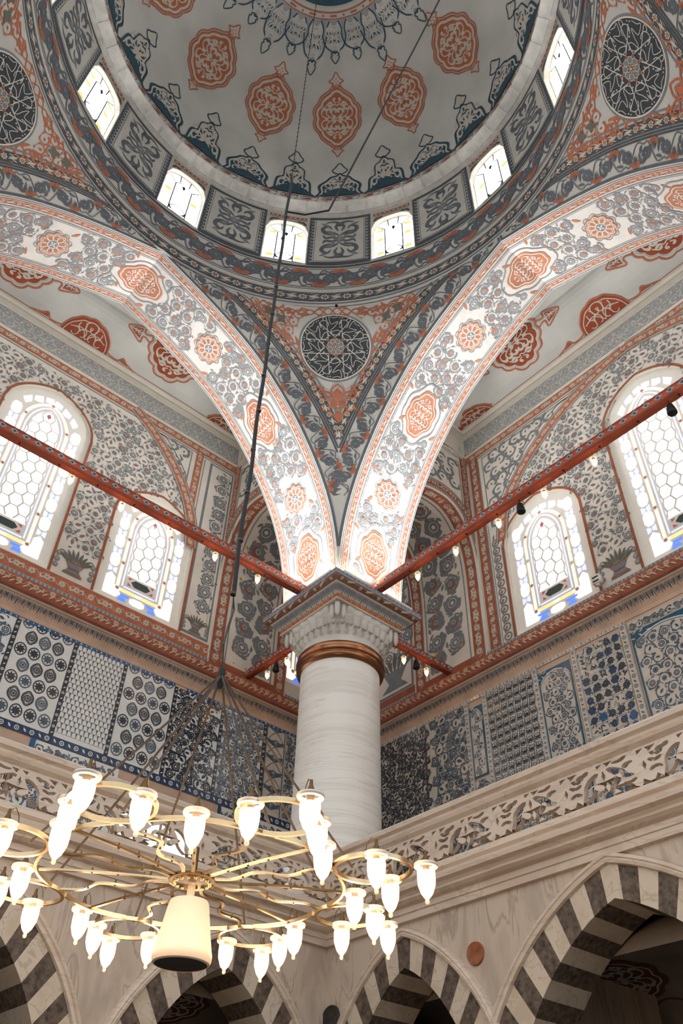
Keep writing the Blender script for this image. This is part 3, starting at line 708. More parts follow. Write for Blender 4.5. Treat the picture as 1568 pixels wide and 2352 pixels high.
# ---------------------------------------------------------------- painted gallery walls with windows
def ogive(x0, x1, zb, zs, za, n=20, base=True):
    c = (x0+x1)/2; h = (x1-x0)/2; t = np.linspace(-1, 1, 2*n+1)
    f = .80*np.sqrt(np.maximum(0, 1-np.abs(t)**2.1)) + .20*(1-np.abs(t))
    P = [(c+h*a, zs+(za-zs)*b) for a, b in zip(t, f)]
    return ([(x0, zb)] if base else []) + P + ([(x1, zb)] if base else [])
W_ = {'L': dict(zb=-1.29, wins=[(.93, 1.93, -.12, .32), (2.44, 3.44, .55, 1.02), (3.95, 4.95, -.12, .32), (-1.36, -.40, -.12, .32)]),
      'R': dict(zb=-1.46, wins=[(.93, 1.93, -.25, .17), (2.43, 3.43, .42, .90), (3.95, 4.95, -.25, .17)])}
def gwall(side):
    D = W_[side]; zb = D['zb']; surf = LEFTW if side == 'L' else RIGHTW
    mb = MB(); o = Orn(); EXT = 6.6
    og0 = Orn(); holes = [ogive(a, b, zb+.004, s, t) for a, b, s, t in D['wins']]
    lo = -WR if side == 'L' else -WL
    og0.poly([(lo, -1.55), (EXT, -1.55), (EXT, 2.0), (lo, 2.0)], 'cream', 0, holes); og0.put(mb, surf, 0, 0)
    C2 = ('grey', 'orange', 'cream', 'olive')
    inwin = lambda u, v, r: any(a-r < u < b+r and v < float(np.interp(u, [p[0] for p in h_], [p[1] for p in h_]))+r for (a, b, s, t), h_ in zip(D['wins'], hs))
    hs = [ogive(a, b, zb, s, t, base=False) for a, b, s, t in D['wins']]
    # red line round each window
    for (a, b, s, t), h in zip(D['wins'], holes):
        h2 = ogive(a-.02, b+.02, zb, s, t+.025); o.stroke(h2, .028, 'rust', 2)
    mid = 2.93; AH = 1.955 if side == 'L' else 2.02; az, at = (-.15, 1.78) if side == 'L' else (-.15, 1.42)
    # top border, lines
    o.rect(-.0+.53, EXT, 1.36, 1.475, 'orange', 1, 20, 1); chain_band(o, Path([(.57, 1.418), (EXT, 1.418)]), 0, .12, .13, None, 'line', 'ochre', 1, 'flowers'); o.rect(.53, EXT, 1.325, 1.338, 'grey', 1)
    # blind arch band
    AR = ogive(mid-AH, mid+AH, -.3, az, at, 40, base=False)
    AR = [p for p in AR if p[1] < 1.47]; segs = [[p for p in AR if p[0] < mid], [p for p in AR if p[0] >= mid]]
    for sg in segs:
        P = Path(sg); P.band(o, -.055, .055, 'orange', 3); P.band(o, -.085, -.075, 'grey', 3); P.band(o, .075, .085, 'grey', 3); P.band(o, -.07, -.06, 'line', 3); P.band(o, .06, .07, 'line', 3)
        chain_band(o, P, 0, .11, .13, None, 'line', 'ochre', 3, 'flowers')
    fz = lambda u: float(np.interp(u, [p[0] for p in AR], [p[1] for p in AR])) if abs(u-mid) < AH else -9
    # small flowers all over inside the blind arch, clear of the windows
    scroll_fill(o, mid-AH, mid+AH, zb+.02, 1.4, .145, lambda u, v, r: v+r+.04 < min(fz(u), 1.36) and not inwin(u, v, r*.9) and not (abs(u-2.185) < .2 and v < zb+.36) and not (side == 'R' and u < .93) and not (side == 'L' and u < 1.0 and v < .3),
                C2, ('rose', 'crescent', 'bud', 'rose', 'daisy', 'bud'), R=.33, vw=.02, seed=11, leaves=4, sv=.12)
    # arabesques in the spandrels
    scroll_fill(o, .62, 2.4, .1, 1.33, .17, lambda u, v, r: v-r-.06 > fz(u-.02) and u > (1.22 if side == 'L' else .80) and v+r < 1.33, ('grey', 'grey', 'cream'), ('bud',), R=.2, vw=.16, seed=4, leaves=3, sv=.15)
    sp = [p for p in AR if p[0] < mid and p[1] < 1.3]; x0 = 1.19 if side == 'L' else .78
    for k in (.11, ):
        q = [(max(x0+.02, p[0]-.06), min(1.29, p[1]+.13)) for p in sp if p[0] > x0-.02 and p[1] > .1]
        if len(q) > 3: o.stroke([(q[0][0], q[0][1])] + q + [(x0, 1.29), (x0, q[0][1])], .014, 'grey', 1)
    # vertical border and, on the left wall, the flowered panel beside the corner
    if side == 'L':
        P = Path([(1.075, zb), (1.075, 1.36)]); P2 = Path([(1.075, .28), (1.075, 1.36)]); P2.band(o, -.05, .05, 'orange', 2); chain_band(o, P2, 0, .1, .13, None, 'line', 'ochre', 2, 'flowers')
        o.rect(.552, .905, zb+.02, 1.30, 'grey', 1); o.rect(.575, .88, zb+.045, 1.275, 'cream', 2); o.rect(.90, .91, zb, 1.3, 'grey', 1); o.rect(.99, 1.0, .2, 1.3, 'grey', 1)
        scroll_fill(o, .585, .88, zb+.32, 1.27, .21, lambda u, v, r: True, C2, ('rose', 'crescent', 'rose'), R=.36, lay=3, vw=.06, seed=5, stagger=False, leaves=4, sv=.2)
        o.rect(.6, .605, zb+.05, 1.27, 'grey', 3); vx = .73
    else:
        P2 = Path([(.635, zb), (.635, 1.36)]); P2.band(o, -.075, .06, 'rust', 2); chain_band(o, P2, -.01, .12, .14, None, 'line', 'ochre', 2, 'flowers')
        o.rect(.555, .562, zb, 1.36, 'line', 3); o.rect(.713, .722, zb, 1.3, 'grey', 1); o.rect(.74, .747, zb, .2, 'grey', 1); o.rect(.885, .892, zb, -.2, 'grey', 1)
        P = Path([(.81, zb+.02), (.81, -.1)]); 
        for q in np.arange(.06, P.len, .115): o.ring((.815, zb+q), .045, .018, 'grey', 1, 10); o.disc((.815, zb+q), .016, 'orange', 2, 6); leaf(o, (.78, zb+q+.05), 1., .08, .025, 'grey', 1)
        vx = 2.185
    # planted vases
    for vx, sc in (((vx, .75),) if side == 'L' else ()) + ((2.185, 1.), (3.69, 1.)):
        o.push(place(vx, zb+.05, 0, sc)); o.poly([(-.11, 0), (.11, 0), (.055, .07), (.10, .15), (-.10, .15), (-.055, .07)], 'grey', 4)
        for z in (.01, .065, .14): o.rect(-.1+.04*(z == .065), .1-.04*(z == .065), z, z+.014, 'rust', 5)
        for g in range(9): leaf(o, ((g-4)*.02, .15), PI/2-(g-4)*.22, .17-.01*abs(g-4), .03, 'olive', 4, -.1*(g-4)*.3)
        for sx in (-1, 1): 
            o.stroke(cr([(sx*.06, .16), (sx*.17, .25), (sx*.2, .12), (sx*.18, .03)], 4), .01, 'grey', 4)
            for z in (.05, .12, .2): flower(o, (sx*.19, z), .03, z*30, 'rose', C2, 4)
        o.pop()
    # lower red border (left wall has a full flowered band above the cornice)
    if side == 'L':
        o.rect(-.38, EXT, -1.46, zb-.012, 'orange', 3, 30, 1); chain_band(o, Path([(-.36, -1.38), (EXT, -1.38)]), 0, .13, .16, None, 'line', 'ochre', 3, 'flowers')
    o.rect(-1.5, EXT, -1.52, -1.462, 'pale_grey', 4, 30, 1)
    for u in np.arange(-1.5, 5.2, .045): o.rect(u, u+.02, -1.515, -1.468, 'grey', 5)
    # corner bay: vase panel (right) / plain surround with red line (left)
    if side == 'R':
        o.rect(-1.5, -.56, zb+.10, .6, 'grey', 1); o.rect(-1.48, -.585, zb+.125, .58, 'cream', 2); o.rect(-1.55, -.45, zb, zb+.09, 'rust', 1)
        scroll_fill(o, -1.5, -.6, -.95, .5, .22, lambda u, v, r: True, C2, R=.38, lay=3, vw=.05, seed=9, leaves=4)
        o.push(place(-.85, zb+.16, 0, 1.6)); o.poly([(-.13, 0), (.13, 0), (.06, .06), (.12, .16), (-.12, .16), (-.06, .06)], 'grey', 4); 
        for g in range(7): leaf(o, ((g-3)*.03, .15), PI/2-(g-3)*.3, .16, .04, 'olive', 4, 0)
        o.pop()
        o.rect(-.53, -.40, zb, 1.3, 'dark_rust', 1); chain_band(o, Path([(-.465, zb), (-.465, 1.2)]), 0, .12, .1, None, 'line', 'line', 1, 'leafy')
    o.put(mb, surf)
    w = mb.build('wall_left' if side == 'L' else 'wall_right'); tag(w, kind='structure')
    # windows: pierced plaster screen with coloured glass, set just behind the wall face
    for i, (a, b, s, t) in enumerate(D['wins']):
        ws = MB(); gl = MB(); og = Orn(); os_ = Orn()
        ring = ogive(a-.01, b+.01, zb, s, t+.01); og2 = Orn(); og2.poly(ring, 'stucco', 0); og2.put(ws, surf, 0, -.035)
        rv = np.array(ring); P0, N = surf(rv[:, 0], rv[:, 1]); ws.grid(np.stack([P0 + N*.002, P0 - N*.04], 1), 'stucco')
        # pane layout in local coords x -1..1 over the glazed width
        c = (a+b)/2; g = (b-a)/2-.10; gz0 = zb+.06; gs = s; gt = t-.09
        top = lambda x, k=1.: gs + (gt-gs)*k*(.8*math.sqrt(max(0, 1-abs(x/g)**2.1))+.2*(1-abs(x/g))) if abs(x) < g else gs
        def hexp(x, z, w, h): return np.array([(x-w, z-h*.5), (x-w*.55, z-h), (x+w*.55, z-h), (x+w, z-h*.5), (x+w, z+h*.5), (x+w*.55, z+h), (x-w*.55, z+h), (x-w, z+h*.5)])
        F = lambda P, m, l=1: og.fill(np.array(P, float)+(c, 0), m, l)
        inn = g-.145
        # outer ring: white cartouches and blue butterflies
        for sx in (-1, 1):
            z = gz0+.02
            F([(sx*g, z), (sx*g, z+.22), (sx*(g-.05), z+.27), (sx*(g-.105), z+.22), (sx*(g-.105), z+.14), (sx*(g-.16), z+.10), (sx*(g-.20), z+.05), (sx*(g-.15), z+.0)], 'glass_white')
            z += .30; k = 0
            while z < gs+.02:
                F([(sx*g, z-.03), (sx*g, z+.05), (sx*(g-.045), z+.03), (sx*(g-.045), z-.01)], 'glass_blue'); F([(sx*(g-.055), z-.01), (sx*(g-.055), z+.03), (sx*(g-.1), z+.05), (sx*(g-.1), z-.03)], 'glass_blue')
                if z+.22 < gs+.16: F(hexp(sx*(g-.05), z+.145, .052, .085), 'glass_white')
                z += .255
            n = 3
            for q in range(n):
                f0 = .10+q*.3; xx = g*(1-f0*.98)-.03; x1 = g*(1-(f0+.2)*.98)-.03
                za_, zb_ = top(xx)-.03, top(x1)-.03
                F([(sx*xx, za_), (sx*x1, zb_), (sx*(x1-.02), zb_-.085), (sx*(xx-.045), za_-.07)], 'glass_white')
                x2 = x1-.03; F([(sx*x2, top(x2)-.03), (sx*(x2-.03), top(x2-.03)-.03), (sx*(x2-.04), top(x2)-.10), (sx*(x2-.01), top(x2)-.10)], 'glass_blue')
        for q in (-.28, .28): F([(q-.09, gz0+.035), (q+.09, gz0+.035), (q+.06, gz0), (q-.06, gz0)] if False else [(q*.62-.055, gz0+.0), (q*.62+.055, gz0+.0), (q*.62+.03, gz0+.045), (q*.62-.03, gz0+.045)], 'glass_deep'); F([(q*.62-.06, gz0+.055), (q*.62+.06, gz0+.055), (q*.62+.08, gz0+.085), (q*.62-.08, gz0+.085)], 'glass_deep')
        F(hexp(0, gz0+.045, .085, .04), 'glass_white')
        # amber frame with red studs, then the blue fillet
        zf = gz0+.115
        def frame(off, w, m, jog=.0):
            xs = g-off; nseg = 26
            arc = [(x, top(x/xs*(g-.001), 1.) - off*.95) for x in np.linspace(-xs, xs, nseg)]
            pts = [(-xs, zf+off-.13)] + arc + [(xs, zf+off-.13)]
            og.stroke(np.array(pts)+(c, 0), w, m, 1); og.stroke(np.array([(-xs+.02, zf+off-.13), (xs-.02, zf+off-.13)])+(c, 0), w, m, 1); return pts
        pf = frame(.145, .034, 'glass_amber'); frame(.195, .018, 'glass_blue')
        og.stroke(np.array([(-g+.19, zf+.015), (-.04, zf+.015)])+(c, 0), .026, 'glass_orange', 2); og.stroke(np.array([(g-.19, zf+.015), (.04, zf+.015)])+(c, 0), .026, 'glass_orange', 2)
        pf = Path(np.array(pf)+(c, 0))
        for q in np.linspace(0, pf.len, 11 if t > .6 else 9): os_.disc(tuple(pf(np.array([[q, 0]]))[0]), .027, 'stucco', 3, 8); og.disc(tuple(pf(np.array([[q, 0]]))[0]), .014, 'glass_red', 6, 7)
        # inner light: honeycomb of clear panes, dark cartouche at the foot, small red star at the head
        xi = g-.225; zi = zf+.225; 
        F([(-.115, zf+.155), (-.07, zf+.195), (.07, zf+.195), (.115, zf+.155), (.07, zf+.11), (-.07, zf+.11)], 'glass_green', 2)
        for sx in (-1, 1): F([(sx*.15, zf+.10), (sx*.15, zf+.14), (sx*.105, zf+.105)], 'glass_red', 1); F([(sx*.15, zf+.17), (sx*.15, zf+.205), (sx*.105, zf+.2)], 'glass_red', 1)
        ringi = [(-xi, zi)] + [(x, top(x/xi*g*.999)-.235) for x in np.linspace(-xi, xi, 15)] + [(xi, zi)]
        og.poly(np.array(ringi)+(c, 0), 'glass_white', 1); hz = top(0)-.32
        F([(0, hz+.045), (.03, hz), (0, hz-.045), (-.03, hz)], 'glass_red', 3)
        topi = lambda x: top(min(.999, abs(x)/xi)*g)-.235
        z = 1e9; row = 0; st = .020; hh_ = .078; dx = xi*2/3
        for ci, xc_ in enumerate((-dx, 0, dx)):
            z_ = zi + (hh_ if ci % 2 else 0)
            while z_ < topi(0):
                hp = [(xc_+dx*.5*a_, z_+hh_*b_) for a_, b_ in ((-1.33, 0), (-.67, 1), (.67, 1), (1.33, 0))]
                if z_+hh_ < topi(xc_)-.01:
                    hp = [(min(xi, max(-xi, a_)), b_) for a_, b_ in hp]; os_.stroke(np.array(hp)+(c, 0), st, 'stucco', 4+ci % 2)
                    if z_ > zi+.01: os_.stroke(np.array([(min(xi, max(-xi, xc_-dx*.667)), z_), (min(xi, max(-xi, xc_-dx*.333)), z_-hh_)])+(c, 0), st, 'stucco', 4); os_.stroke(np.array([(min(xi, max(-xi, xc_+dx*.667)), z_), (min(xi, max(-xi, xc_+dx*.333)), z_-hh_)])+(c, 0), st, 'stucco', 4)
                z_ += 2*hh_
        while z < topi(0)-.12:
            H = .135
            for sx in (-1, 1):
                if z+H*.5 < topi(xi*.5): 
                    pass
            P = [(-xi, z), (-xi*.35, z), (xi*.35, z), (xi, z)] if row % 2 else [(-xi, z)]
            xs_ = [-xi*.45, xi*.45] if row % 2 else [0.]
            for x in xs_:
                if z+H < topi(x)-.02: os_.stroke(np.array(hexp(x, z+H*.5, xi*.42, H*.48))+(c, 0), st, 'stucco', 4, True)
            z += H*.98; row += 1
        og.put(gl, surf, .0012, -.033); os_.put(ws, surf, .0012, -.03)
        nm = 'window_%d' % (13 + i + (4 if side == 'R' else 0)); w2 = ws.build(nm); tag(w2, kind='structure'); gl.build('pane', w2)
gwall('L'); gwall('R')

# ---------------------------------------------------------------- cornice under the painted zone (runs round the corner)
prof = [(0, -1.52), (.05, -1.525), (.085, -1.55), (.10, -1.60), (.095, -1.65), (.085, -1.685), (.105, -1.70), (.105, -1.735), (.075, -1.75), (.045, -1.785), (.012, -1.83), (.0, -1.85), (.0, -1.90)]
matp = ['pale_grey', 'rust', 'rust', 'rust', 'rust', 'dark_rust', 'dark_rust', 'pink_plaster', 'pink_plaster', 'pink_plaster', 'pink_plaster', 'pink_plaster']
for side in 'LR':
    mb = MB(); U = np.array([-WR, -1., 0, 1, 2, 3, 4, 5, 6.6]) if side == 'L' else np.array([-WL, -1., 0, 1, 2, 3, 4, 5, 6.6])
    S = np.concatenate([[0], np.cumsum([math.dist(prof[i], prof[i+1]) for i in range(len(prof)-1)])])
    def surf(u, v, side=side):
        d = np.interp(v, S, [p[0] for p in prof]); z = np.interp(v, S, [p[1] for p in prof]); dn = np.gradient([p[0] for p in prof], S); zn = np.gradient([p[1] for p in prof], S)
        a, b = np.interp(v, S, dn), np.interp(v, S, zn); l = np.hypot(a, b)
        u = np.maximum(u, (-WR if side == 'L' else -WL)+d)
        if side == 'L': return np.c_[u, -WL+d, z], np.c_[0*u, -b/l, a/l]
        return np.c_[-WR+d, u, z], np.c_[-b/l, 0*u, a/l]
    for i in range(len(prof)-1):
        G = np.array([surf(np.full(2, u), np.array([S[i]+1e-6, S[i+1]-1e-6]))[0] for u in U]); mb.grid(G, matp[i])
    o = Orn(); P = Path([(-1.5, (S[2]+S[5])/2-.01), (6.5, (S[2]+S[5])/2-.01)]); chain_band(o, P, 0, .115, .17, None, 'pink_plaster', 'ochre', 1, 'flowers')
    for i in range(120): a = -1.5+i*.0667; leaf(o, (a, S[4]-.03), .5, .07, .014, 'line', 2, .2, 4)
    o.rect(-1.56, 6.5, S[7]-.002, S[7]+.014, 'line', 2, 30, 1)
    for i in range(110):
        a = -1.55+i*.073
        for g in (-2, -1, 0, 1, 2): leaf(o, (a+g*.010, S[8]+.004), PI/2-g*.26+.1*(i % 3-1), .085-.012*abs(g), .013, 'grey' if (i+g) % 3 else 'dark_grey', 1, 0, 5)
    o.put(mb, surf, .0015, .001); c = mb.build('trim_%d' % (3 if side == 'L' else 4)); tag(c, kind='structure')

# ---------------------------------------------------------------- vaults over the two galleries
def vault(side):
    """vertical frieze, moulding, then a shallow cove with red medallions"""
    D0 = WL if side == 'L' else WR
    mb = MB(); E0, E1 = T2, 2*(SX if side == 'L' else SY)-T2; wd = D0-CH+.02
    ds = [0, .012, .022, .035, .035, .05, .06]; zs_ = [1.5, 1.83, 1.85, 1.875, 1.90, 1.92, 1.925]
    cove = [(.06+.5*math.sin(t), 1.925+.30*(1-math.cos(t))) for t in np.linspace(.15, PI/2, 9)]
    D = np.array(ds + [c[0] for c in cove] + [wd*.75, wd]); Z = np.array(zs_ + [c[1] for c in cove] + [2.25, 2.26])
    S = np.concatenate([[0], np.cumsum(np.hypot(np.diff(D), np.diff(Z)))]); mats_ = ['cream', 'line', 'line', 'line', 'cream', 'cream'] + ['dome_plaster']*20
    def surf(u, v):   # u along the wall, v distance up/in along the profile; ends mitred
        d = np.interp(v, S, D); z = np.interp(v, S, Z); a, b = np.interp(v, S, np.gradient(D, S)), np.interp(v, S, np.gradient(Z, S)); l = np.hypot(a, b)+1e-9
        if side == 'L': return np.c_[u, -D0+d, z], np.c_[0*u, b/l, -a/l]
        return np.c_[-D0+d, u, z], np.c_[b/l, 0*u, -a/l]
    for i in range(len(S)-1):
        G = []
        for k in range(41):
            f = k/40; q = []
            for j in (i, i+1): lo = E0+min(D[j], .56); hi = E1-min(D[j], .56); q.append(surf(np.array([lo+(hi-lo)*f]), S[j:j+1])[0][0])
            G.append(q)
        mb.grid(np.array(G), mats_[i])
    # end coves (on the faces of the cross arches)
    for end, sg in ((E0, 1), (E1, -1)):
        for i in range(len(S)-1):
            G = []
            for k in range(13):
                q = []
                for j in (i, i+1):
                    e = end+sg*min(D[j], .56); lo, hi = D[j], wd; w = lo+(hi-lo)*k/12
                    q.append((e, -D0+w, Z[j]) if side == 'L' else (-D0+w, e, Z[j]))
                G.append(q)
            mb.grid(np.array(G), mats_[i])
    o = Orn()
    # grey scroll frieze
    o.rect(E0+.01, E1-.01, .03, .30, 'pale_grey', 1, 30, 1)
    scroll_fill(o, E0+.02, E1-.02, .035, .295, .125, lambda u, v, r: True, ('line', 'line', 'pale_grey'), ('tulip', 'bud'), R=.26, lay=2, vw=.10, seed=31, leaves=6, sv=.125)
    for k in range(0):
        a = E0+.1+k*.17; s = 1 if k % 2 else -1
        o.stroke(cr([(a-.09, .165-s*.1), (a, .165+s*.12), (a+.09, .165-s*.1)], 5), .013, 'cream', 2)
        b = np.linspace(0, 4.5, 11); o.stroke(np.c_[a+np.cos(b)*.045, .165+s*.01+s*np.sin(b)*.055], .018, 'cream', 2)
        for g in (-.05, .02, .07): leaf(o, (a+g, .165-s*.03), s*(1.2+g*5), .1, .036, 'line', 2, .5*s, 6)
        leaf(o, (a, .165), -s*1.1, .12, .03, 'cream', 2, .4)
    # orange line above, following the edge, with crested waves
    s0 = S[6]+.03; sTop = S[-1]
    o.rect(E0+.09, E1-.09, s0, s0+.010, 'orange', 1, 30, 1)
    cz = 2.93 if side == 'L' else 2.88
    def red(c, ra, rb, a=0, lobes=12):
        o.push(place(c[0], c[1], a, ra, rb)); P = pointed(lobes, .08, .12, 72); o.stroke(P*1.07, .07, 'orange', 1, True); o.stroke(P*.97, .04, 'line', 2, True); o.fill(P*.9, 'brick', 1)
        o.push(lambda Q: Q*.84); rumi(o, 'line', 3, .075); o.pop(); o.pop()
    def wave(x0, x1, H0, H1):
        n = 16; q = cr([(x0, s0), (x0+(x1-x0)*.25, s0+H0), (x0+(x1-x0)*.5, s0+H0*1.2), (x0+(x1-x0)*.75, s0+H1*1.1), (x1, s0+H1)], 6); return q
    # centre row: large medallions with spear heads along the vault, half medallions rising from the wall edge
    yc = S[6]+.50
    for c in (cz-1.01, cz+1.01): 
        red((c, yc+.02), .345, .30, 0); 
        for sx in (-1, 1):
            o.push(place(c+sx*.355, yc+.02, 0 if sx > 0 else PI, 1.15)); 
            o.stroke(cr([(0, .05), (.06, .02), (.10, .03), (.10, .09), (.2, .05), (.28, 0), (.2, -.05), (.10, -.09), (.10, -.03), (.06, -.02), (0, -.05)], 4), .016, 'orange', 2)
            o.fill(np.array([(.12, .06), (.2, .035), (.25, 0), (.2, -.035), (.12, -.06), (.13, 0)]), 'rust', 1); o.stroke([(.10, 0), (.24, 0)], .012, 'line', 3); o.stroke([(.14, .03), (.20, -.02)], .01, 'line', 3); o.stroke([(.14, -.03), (.20, .02)], .01, 'line', 3); o.pop()
    red((cz, sTop-.24), .30, .25)
    for c, w, H in ((cz, .30, .30), (E0+.30, .30, .17), (E1-.30, .30, .17)):
        th = np.linspace(0, PI, 30); P = np.c_[np.cos(th)*w, s0+np.sin(th)*H*(1+.05*np.abs(np.cos(6*th)))]
        if H > .2: P = P*(1, 1)
        P[:, 0] += c; o.poly(np.vstack([P, [(c-w, s0), (c+w, s0)]]) if False else P, 'brick', 2); o.stroke(P+(0, .012), .016, 'orange', 3); o.stroke((P-(c, s0))*(.90, .88)+(c, s0), .012, 'line', 3)
        for sx in (-1, 1):
            for k, (px_, pz_) in enumerate(((.2, .3), (.5, .25), (.35, .6), (.1, .7))): 
                b = np.linspace(0, 4.8, 11); o.stroke(np.c_[c+sx*(px_*w+np.cos(b+k)*w*.14), s0+pz_*H+np.sin(b+k)*H*.2], .013, 'line', 3)
            o.stroke(cr([(c, s0+H*.1), (c+sx*w*.3, s0+H*.5), (c+sx*w*.75, s0+H*.35)], 5), .012, 'line', 3)
            if H > .2:    # tail running along the edge
                q = cr([(c+sx*w*.95, s0+.05), (c+sx*(w+.09), s0+.02), (c+sx*(w+.16), s0+.03), (c+sx*(w+.20), s0+.09), (c+sx*(w+.26), s0+.05), (c+sx*(w+.40), s0+.0)], 4); o.stroke(q, .018, 'orange', 2); o.fill(np.array([(c+sx*(w+.17), s0+.03), (c+sx*(w+.2), s0+.08), (c+sx*(w+.30), s0+.02)]), 'rust', 2)
    # corner sprays seen at the mitre
    for e, sg in ((E0, 1),):
        P = cr([(e+.12, s0+.06), (e+.16, s0+.12), (e+.26, s0+.13), (e+.34, s0+.10), (e+.42, s0+.15), (e+.52, s0+.12), (e+.62, s0+.04)], 5); o.stroke(P, .018, 'orange', 4)
    o.put(mb, surf)
    v = mb.build('ceiling'); tag(v, 'shallow vault with red medallions over the %s gallery' % ('left' if side == 'L' else 'right'), kind='structure')
vault('L'); vault('R')
mb = MB(); mb.grid(np.array([[(-WR, -WL, 1.9), (-WR, .0, 1.9)], [(0., -WL, 1.9), (0., 0, 1.9)]]), 'cream'); v = mb.build('ceiling'); tag(v, kind='structure')

# ---------------------------------------------------------------- arches across the galleries
def cross_arch(side, label):
    D0 = WL if side == 'L' else WR; y0, y1 = -D0, -CH+.03
    # soffit profile: jamb at the wall, round head, down to the column pier
    ja, jb = -D0+.012, -.43; c = (ja+jb)/2; h = (jb-ja)/2; zs = -.50; za = .56
    th = np.linspace(0, PI, 41); P = [(ja, -1.53)] + [(c-h*math.copysign(abs(math.cos(t))**.8, math.cos(t)), zs+(za-zs)*max(0, math.sin(t))**.8) for t in th] + [(jb, -1.5)]
    P = np.array(P); S = np.concatenate([[0], np.cumsum(np.hypot(*np.diff(P, axis=0).T))]); T = np.c_[np.gradient(P[:, 0], S), np.gradient(P[:, 1], S)]; T /= np.hypot(*T.T)[:, None]
    tap = lambda a: 1-.24*np.clip((np.asarray(a)-ja)/(jb-ja), 0, 1)**2     # narrows towards the column
    def soff(s, t):
        s = np.clip(s, 0, S[-1]); a = np.interp(s, S, P[:, 0]); z = np.interp(s, S, P[:, 1]); n1, n2 = np.interp(s, S, T[:, 1]), -np.interp(s, S, T[:, 0])
        t = t*tap(a)
        return (np.c_[t, a, z], np.c_[0*t, n1, n2]) if side == 'L' else (np.c_[a, t, z], np.c_[n1, 0*t, n2])
    mb = MB(); sg = np.linspace(0, S[-1], 70); tg = np.linspace(-T2, T2, 5); mb.grid(np.array([soff(np.full(5, s), tg)[0] for s in sg]), 'cream')
    o = Orn()
    for q in (-1, 1):
        o.rect(0, S[-1], min(q*.36, q*.51), max(q*.36, q*.51), 'rust', 1, 60, 1); chain_band(o, Path([(s, q*.435) for s in np.linspace(0.05, S[-1], 60)]), 0, .15, .15, None, 'line', 'ochre', 1, 'flowers')
        o.rect(.1, S[-1], min(q*.305, q*.318), max(q*.305, q*.318), 'grey', 1, 60, 1)
    scroll_fill(o, .12, S[-1], -.29, .29, .27, lambda u, v, r: True, ('grey', 'rust', 'cream', 'ochre'), ('crescent', 'rose'), R=.40, lay=1, vw=.11, seed=8, leaves=4, sv=.27)
    o.rect(0.03, .10, -.36, .36, 'rust', 2, 2, 6); o.put(mb, soff)
    for sgn in (1, -1):     # faces with painted spandrels
        fs = (lambda u, v: (np.c_[sgn*T2*tap(u), u, v], np.tile([sgn, 0., 0], (len(u), 1)))) if side == 'L' else (lambda u, v: (np.c_[u, sgn*T2*tap(u), v], np.tile([0., sgn, 0], (len(u), 1))))
        f = Orn(); n = len(P); ts = P
        top = np.c_[np.clip(np.linspace(y0, y1, n), y0, y1), np.full(n, 2.05)]; top[:4, 0] = y0; 
        # fan of quads between soffit curve and outer rectangle
        outer = []
        for i, (a, z) in enumerate(P):
            if i < 6: outer.append((y0, -1.53+(2.05+1.53)*i/6))
            elif i > n-7: outer.append((y1, -1.5+(2.05+1.5)*(n-1-i)/6))
            else: outer.append((y0+(y1-y0)*(i-6)/(n-13), 2.05))
        ids = np.arange(n-1); f._a(np.vstack([P, outer]), np.c_[ids, ids+1, n+ids+1, n+ids], 'cream', 0)
        f.put(mb, fs, 0, 0)
        if sgn > 0:
            f = Orn(); q = P[1:26]+(-.0, .0); pb = Path(P[2:30]); pb.band(f, .02, .035, 'grey', 1); pb.band(f, .05, .15, 'orange' if side == 'L' else 'rust', 1); chain_band(f, pb, .10, .10, .12, None, 'line', 'ochre', 1, 'leafy'); pb.band(f, .165, .18, 'grey', 1)
            f.rect(y0+.012, y0+.13, .42, 1.42, 'orange' if side == 'L' else 'rust', 2); chain_band(f, Path([(y0+.07, .42), (y0+.07, 1.4)]), 0, .11, .12, None, 'line', 'ochre', 2, 'leafy'); f.rect(y0+.15, y0+.162, 0, 1.3, 'grey', 1)
            f.rect(y0, y1, 1.36, 1.475, 'orange', 2); chain_band(f, Path([(y0, 1.418), (y1, 1.418)]), 0, .11, .13, None, 'line', 'ochre', 2, 'leafy'); f.rect(y0+.15, y1, 1.31, 1.322, 'grey', 1)
            fz = lambda a: float(np.interp(a, P[1:42, 0], P[1:42, 1]))
            scroll_fill(f, y0+.17, y1, .1, 1.3, .19, lambda u, v, r: v-r-.15 > fz(u) and u-r*.4 > y0+.17, ('grey', 'grey', 'cream'), ('bud',), R=.2, vw=.15, seed=6, leaves=3)
            f.rect(y0+.0, y1, 1.52, 1.80, 'pale_grey', 1)
            for k in range(7): a = y0+.1+k*.16; s = 1 if k % 2 else -1; f.stroke(cr([(a-.08, 1.66-s*.1), (a, 1.66+s*.12), (a+.08, 1.66-s*.1)], 5), .013, 'cream', 2); leaf(f, (a, 1.66), s*1.2, .1, .036, 'line', 2, .5*s, 6); leaf(f, (a+.05, 1.63), -s*1.2, .1, .036, 'line', 2, .5*s, 6)
            f.put(mb, fs)
    ob = mb.build('cross_arch'); tag(ob, label, 'arch', 'painted arches crossing the gallery')
cross_arch('L', 'small painted arch with grey flowered soffit behind the left white arch')
cross_arch('R', 'small painted arch with grey flowered soffit behind the right white arch')

